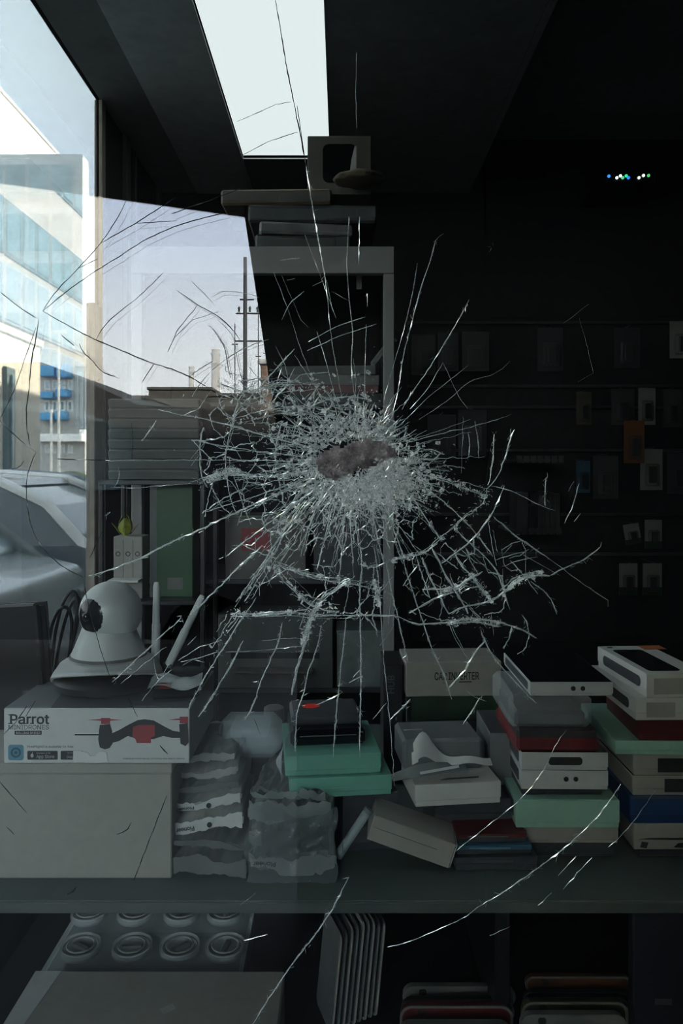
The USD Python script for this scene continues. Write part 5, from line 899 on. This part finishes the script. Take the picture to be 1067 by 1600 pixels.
# crumbs of glass
CB = Ribs()
for k in range(7600):
    if k >= 5200:
        p = np.array([r.normal(585, 42), r.normal(765, 24)])
        if ((p[0] - 553) / 60) ** 2 + ((p[1] - 710) / 24) ** 2 < 1: continue
    elif k < 3400:
        th, rad = r.uniform(0, 2 * math.pi), abs(r.normal(0, 48)) + 18; p = C0 + np.array([math.cos(th) * rad * 1.15, math.sin(th) * rad * .95 + 12])
        if ((p[0] - 553) / 58) ** 2 + ((p[1] - 710) / 22) ** 2 < 1: continue
    else:
        bnd = bands[r.integers(0, len(bands))][0]; i = r.integers(0, len(bnd) - 1); f_ = r.random(); p = np.array(bnd[i]) * (1 - f_) + np.array(bnd[i + 1]) * f_ + r.normal(0, 5, 2)
    if p[0] > 625 and p[1] < 700: continue
    th = r.uniform(0, math.pi); L = r.uniform(.6, 2.6); dv = np.array([math.cos(th), math.sin(th)]) * L
    CB.add([p - dv, p, p + dv], [.3, r.uniform(.5, 1.6), .3], r, r.uniform(-.0015, .0005))
part(w1, 'glass_crumbs', CB.mesh(), 'crack_frost', 'crumbs of glass around the impact', kind='stuff')
# crushed, frosted flecks of glass: small cells whose face is crazed white
LOOK['crushed'] = usdkit.material(stage, '/World/Looks/crushed', {
    'tc': ('texture_coordinate', {}), 'n': ('noise_texture', {'scale': 420., 'detail': 4.0, 'roughness': .7}), 'mr': ('map_range', {'from_min': .38, 'from_max': .68, 'to_min': .0, 'to_max': .75, 'clamp': True}),
    't': ('transparent_bsdf', {}), 'p': ('principled_bsdf', {'base_color': (.74, .82, .78), 'roughness': .35}), 'm': ('mix_closure', {})},
    [('tc.object', 'n.vector'), ('n.fac', 'mr.value'), ('mr.result', 'm.fac'), ('t.BSDF', 'm.closure1'), ('p.BSDF', 'm.closure2')], surface='m.closure')
fv, ff, fn_ = [], [], 0
centres = [C0 + np.array([math.cos(t_) * a_ * 1.2, math.sin(t_) * a_]) for t_, a_ in zip(r.uniform(0, 6.28, 900), 34 + np.abs(r.normal(0, 40, 900)))]
centres += [np.array([r.normal(590, 38), r.normal(758, 20)]) for k in range(380)] + [np.array([r.normal(588, 16), r.normal(722, 8)]) for k in range(60)] + [np.array([r.normal(430, 45), r.normal(630, 14)]) for k in range(50)]  # the cluster on the torn film stands in for its pale highlights
for bnd, spr, k in bands: centres += [resample(bnd, 6)[r.integers(0, len(resample(bnd, 6)))] + r.normal(0, spr * .4, 2) for q_ in range(14)]
for c_ in centres:
    if ((c_[0] - 556) / 64) ** 2 + ((c_[1] - 714) / 26) ** 2 < 1 and (c_[0] < 548 or c_[1] < 704): continue
    if c_[0] > 600 and c_[1] < 690: continue
    k = r.integers(4, 7); a_ = np.sort(r.uniform(0, 2 * math.pi, k)); R_ = r.uniform(2.0, 6.5) * r.uniform(.5, 1.2, k)
    pts = c_ + np.stack([np.cos(a_) * R_, np.sin(a_) * R_], 1); V_ = W(np.vstack([pts, c_[None]])); V_[:, 1] += r.uniform(-.0012, .0002) + r.normal(0, .0006, k + 1); V_[-1, 1] -= .0006
    fv.append(V_); ff += [[fn_ + k, fn_ + (i + 1) % k, fn_ + i] for i in range(k)] + [[fn_ + i, fn_ + (i + 1) % k, fn_ + (i + 2) % k] for i in range(0, k - 2)]; fn_ += k + 1
part(w1, 'crushed_glass', trimesh.Trimesh(np.vstack(fv), np.array(ff), process=False), 'crushed', 'white crazed flecks of crushed glass', kind='stuff')
# torn film at the impact
gx, gy = np.meshgrid(np.linspace(0, 1, 60), np.linspace(0, 1, 26), indexing='ij')
outline = Polygon([(496, 735), (493, 720), (500, 705), (512, 702), (522, 694), (535, 697), (550, 688), (575, 684), (602, 690), (618, 700), (622, 712), (610, 722), (590, 730), (565, 735), (543, 743), (524, 752), (508, 748), (500, 742)])
from shapely import contains_xy
gpx, gpy = 490 + gx * 134, 682 + gy * 90
hgt = meshkit.fbm(np.stack([gpx / 16, gpy / 10, 0 * gpx], -1), 4, 5)
V = W(np.stack([gpx.ravel(), gpy.ravel()], 1)); V[:, 1] -= .001 + .007 * (hgt.ravel() - .35)
idx = lambda i, j: i * 26 + j; ins = contains_xy(outline, gpx, gpy); f = []
for i in range(59):
    for j in range(25):
        if ins[i, j] and ins[i + 1, j] and ins[i + 1, j + 1] and ins[i, j + 1]: f += [[idx(i, j), idx(i + 1, j + 1), idx(i + 1, j)], [idx(i, j), idx(i, j + 1), idx(i + 1, j + 1)]]
N = len(V); V2 = V + [0, .0012, 0]; f = np.array(f); fm = trimesh.Trimesh(np.vstack([V, V2]), np.vstack([f, f[:, ::-1] + N]), process=False); fm.remove_unreferenced_vertices()
part(w1, 'torn_film', fm, 'torn_film', 'crumpled grey torn film at the point of impact', smooth=60)
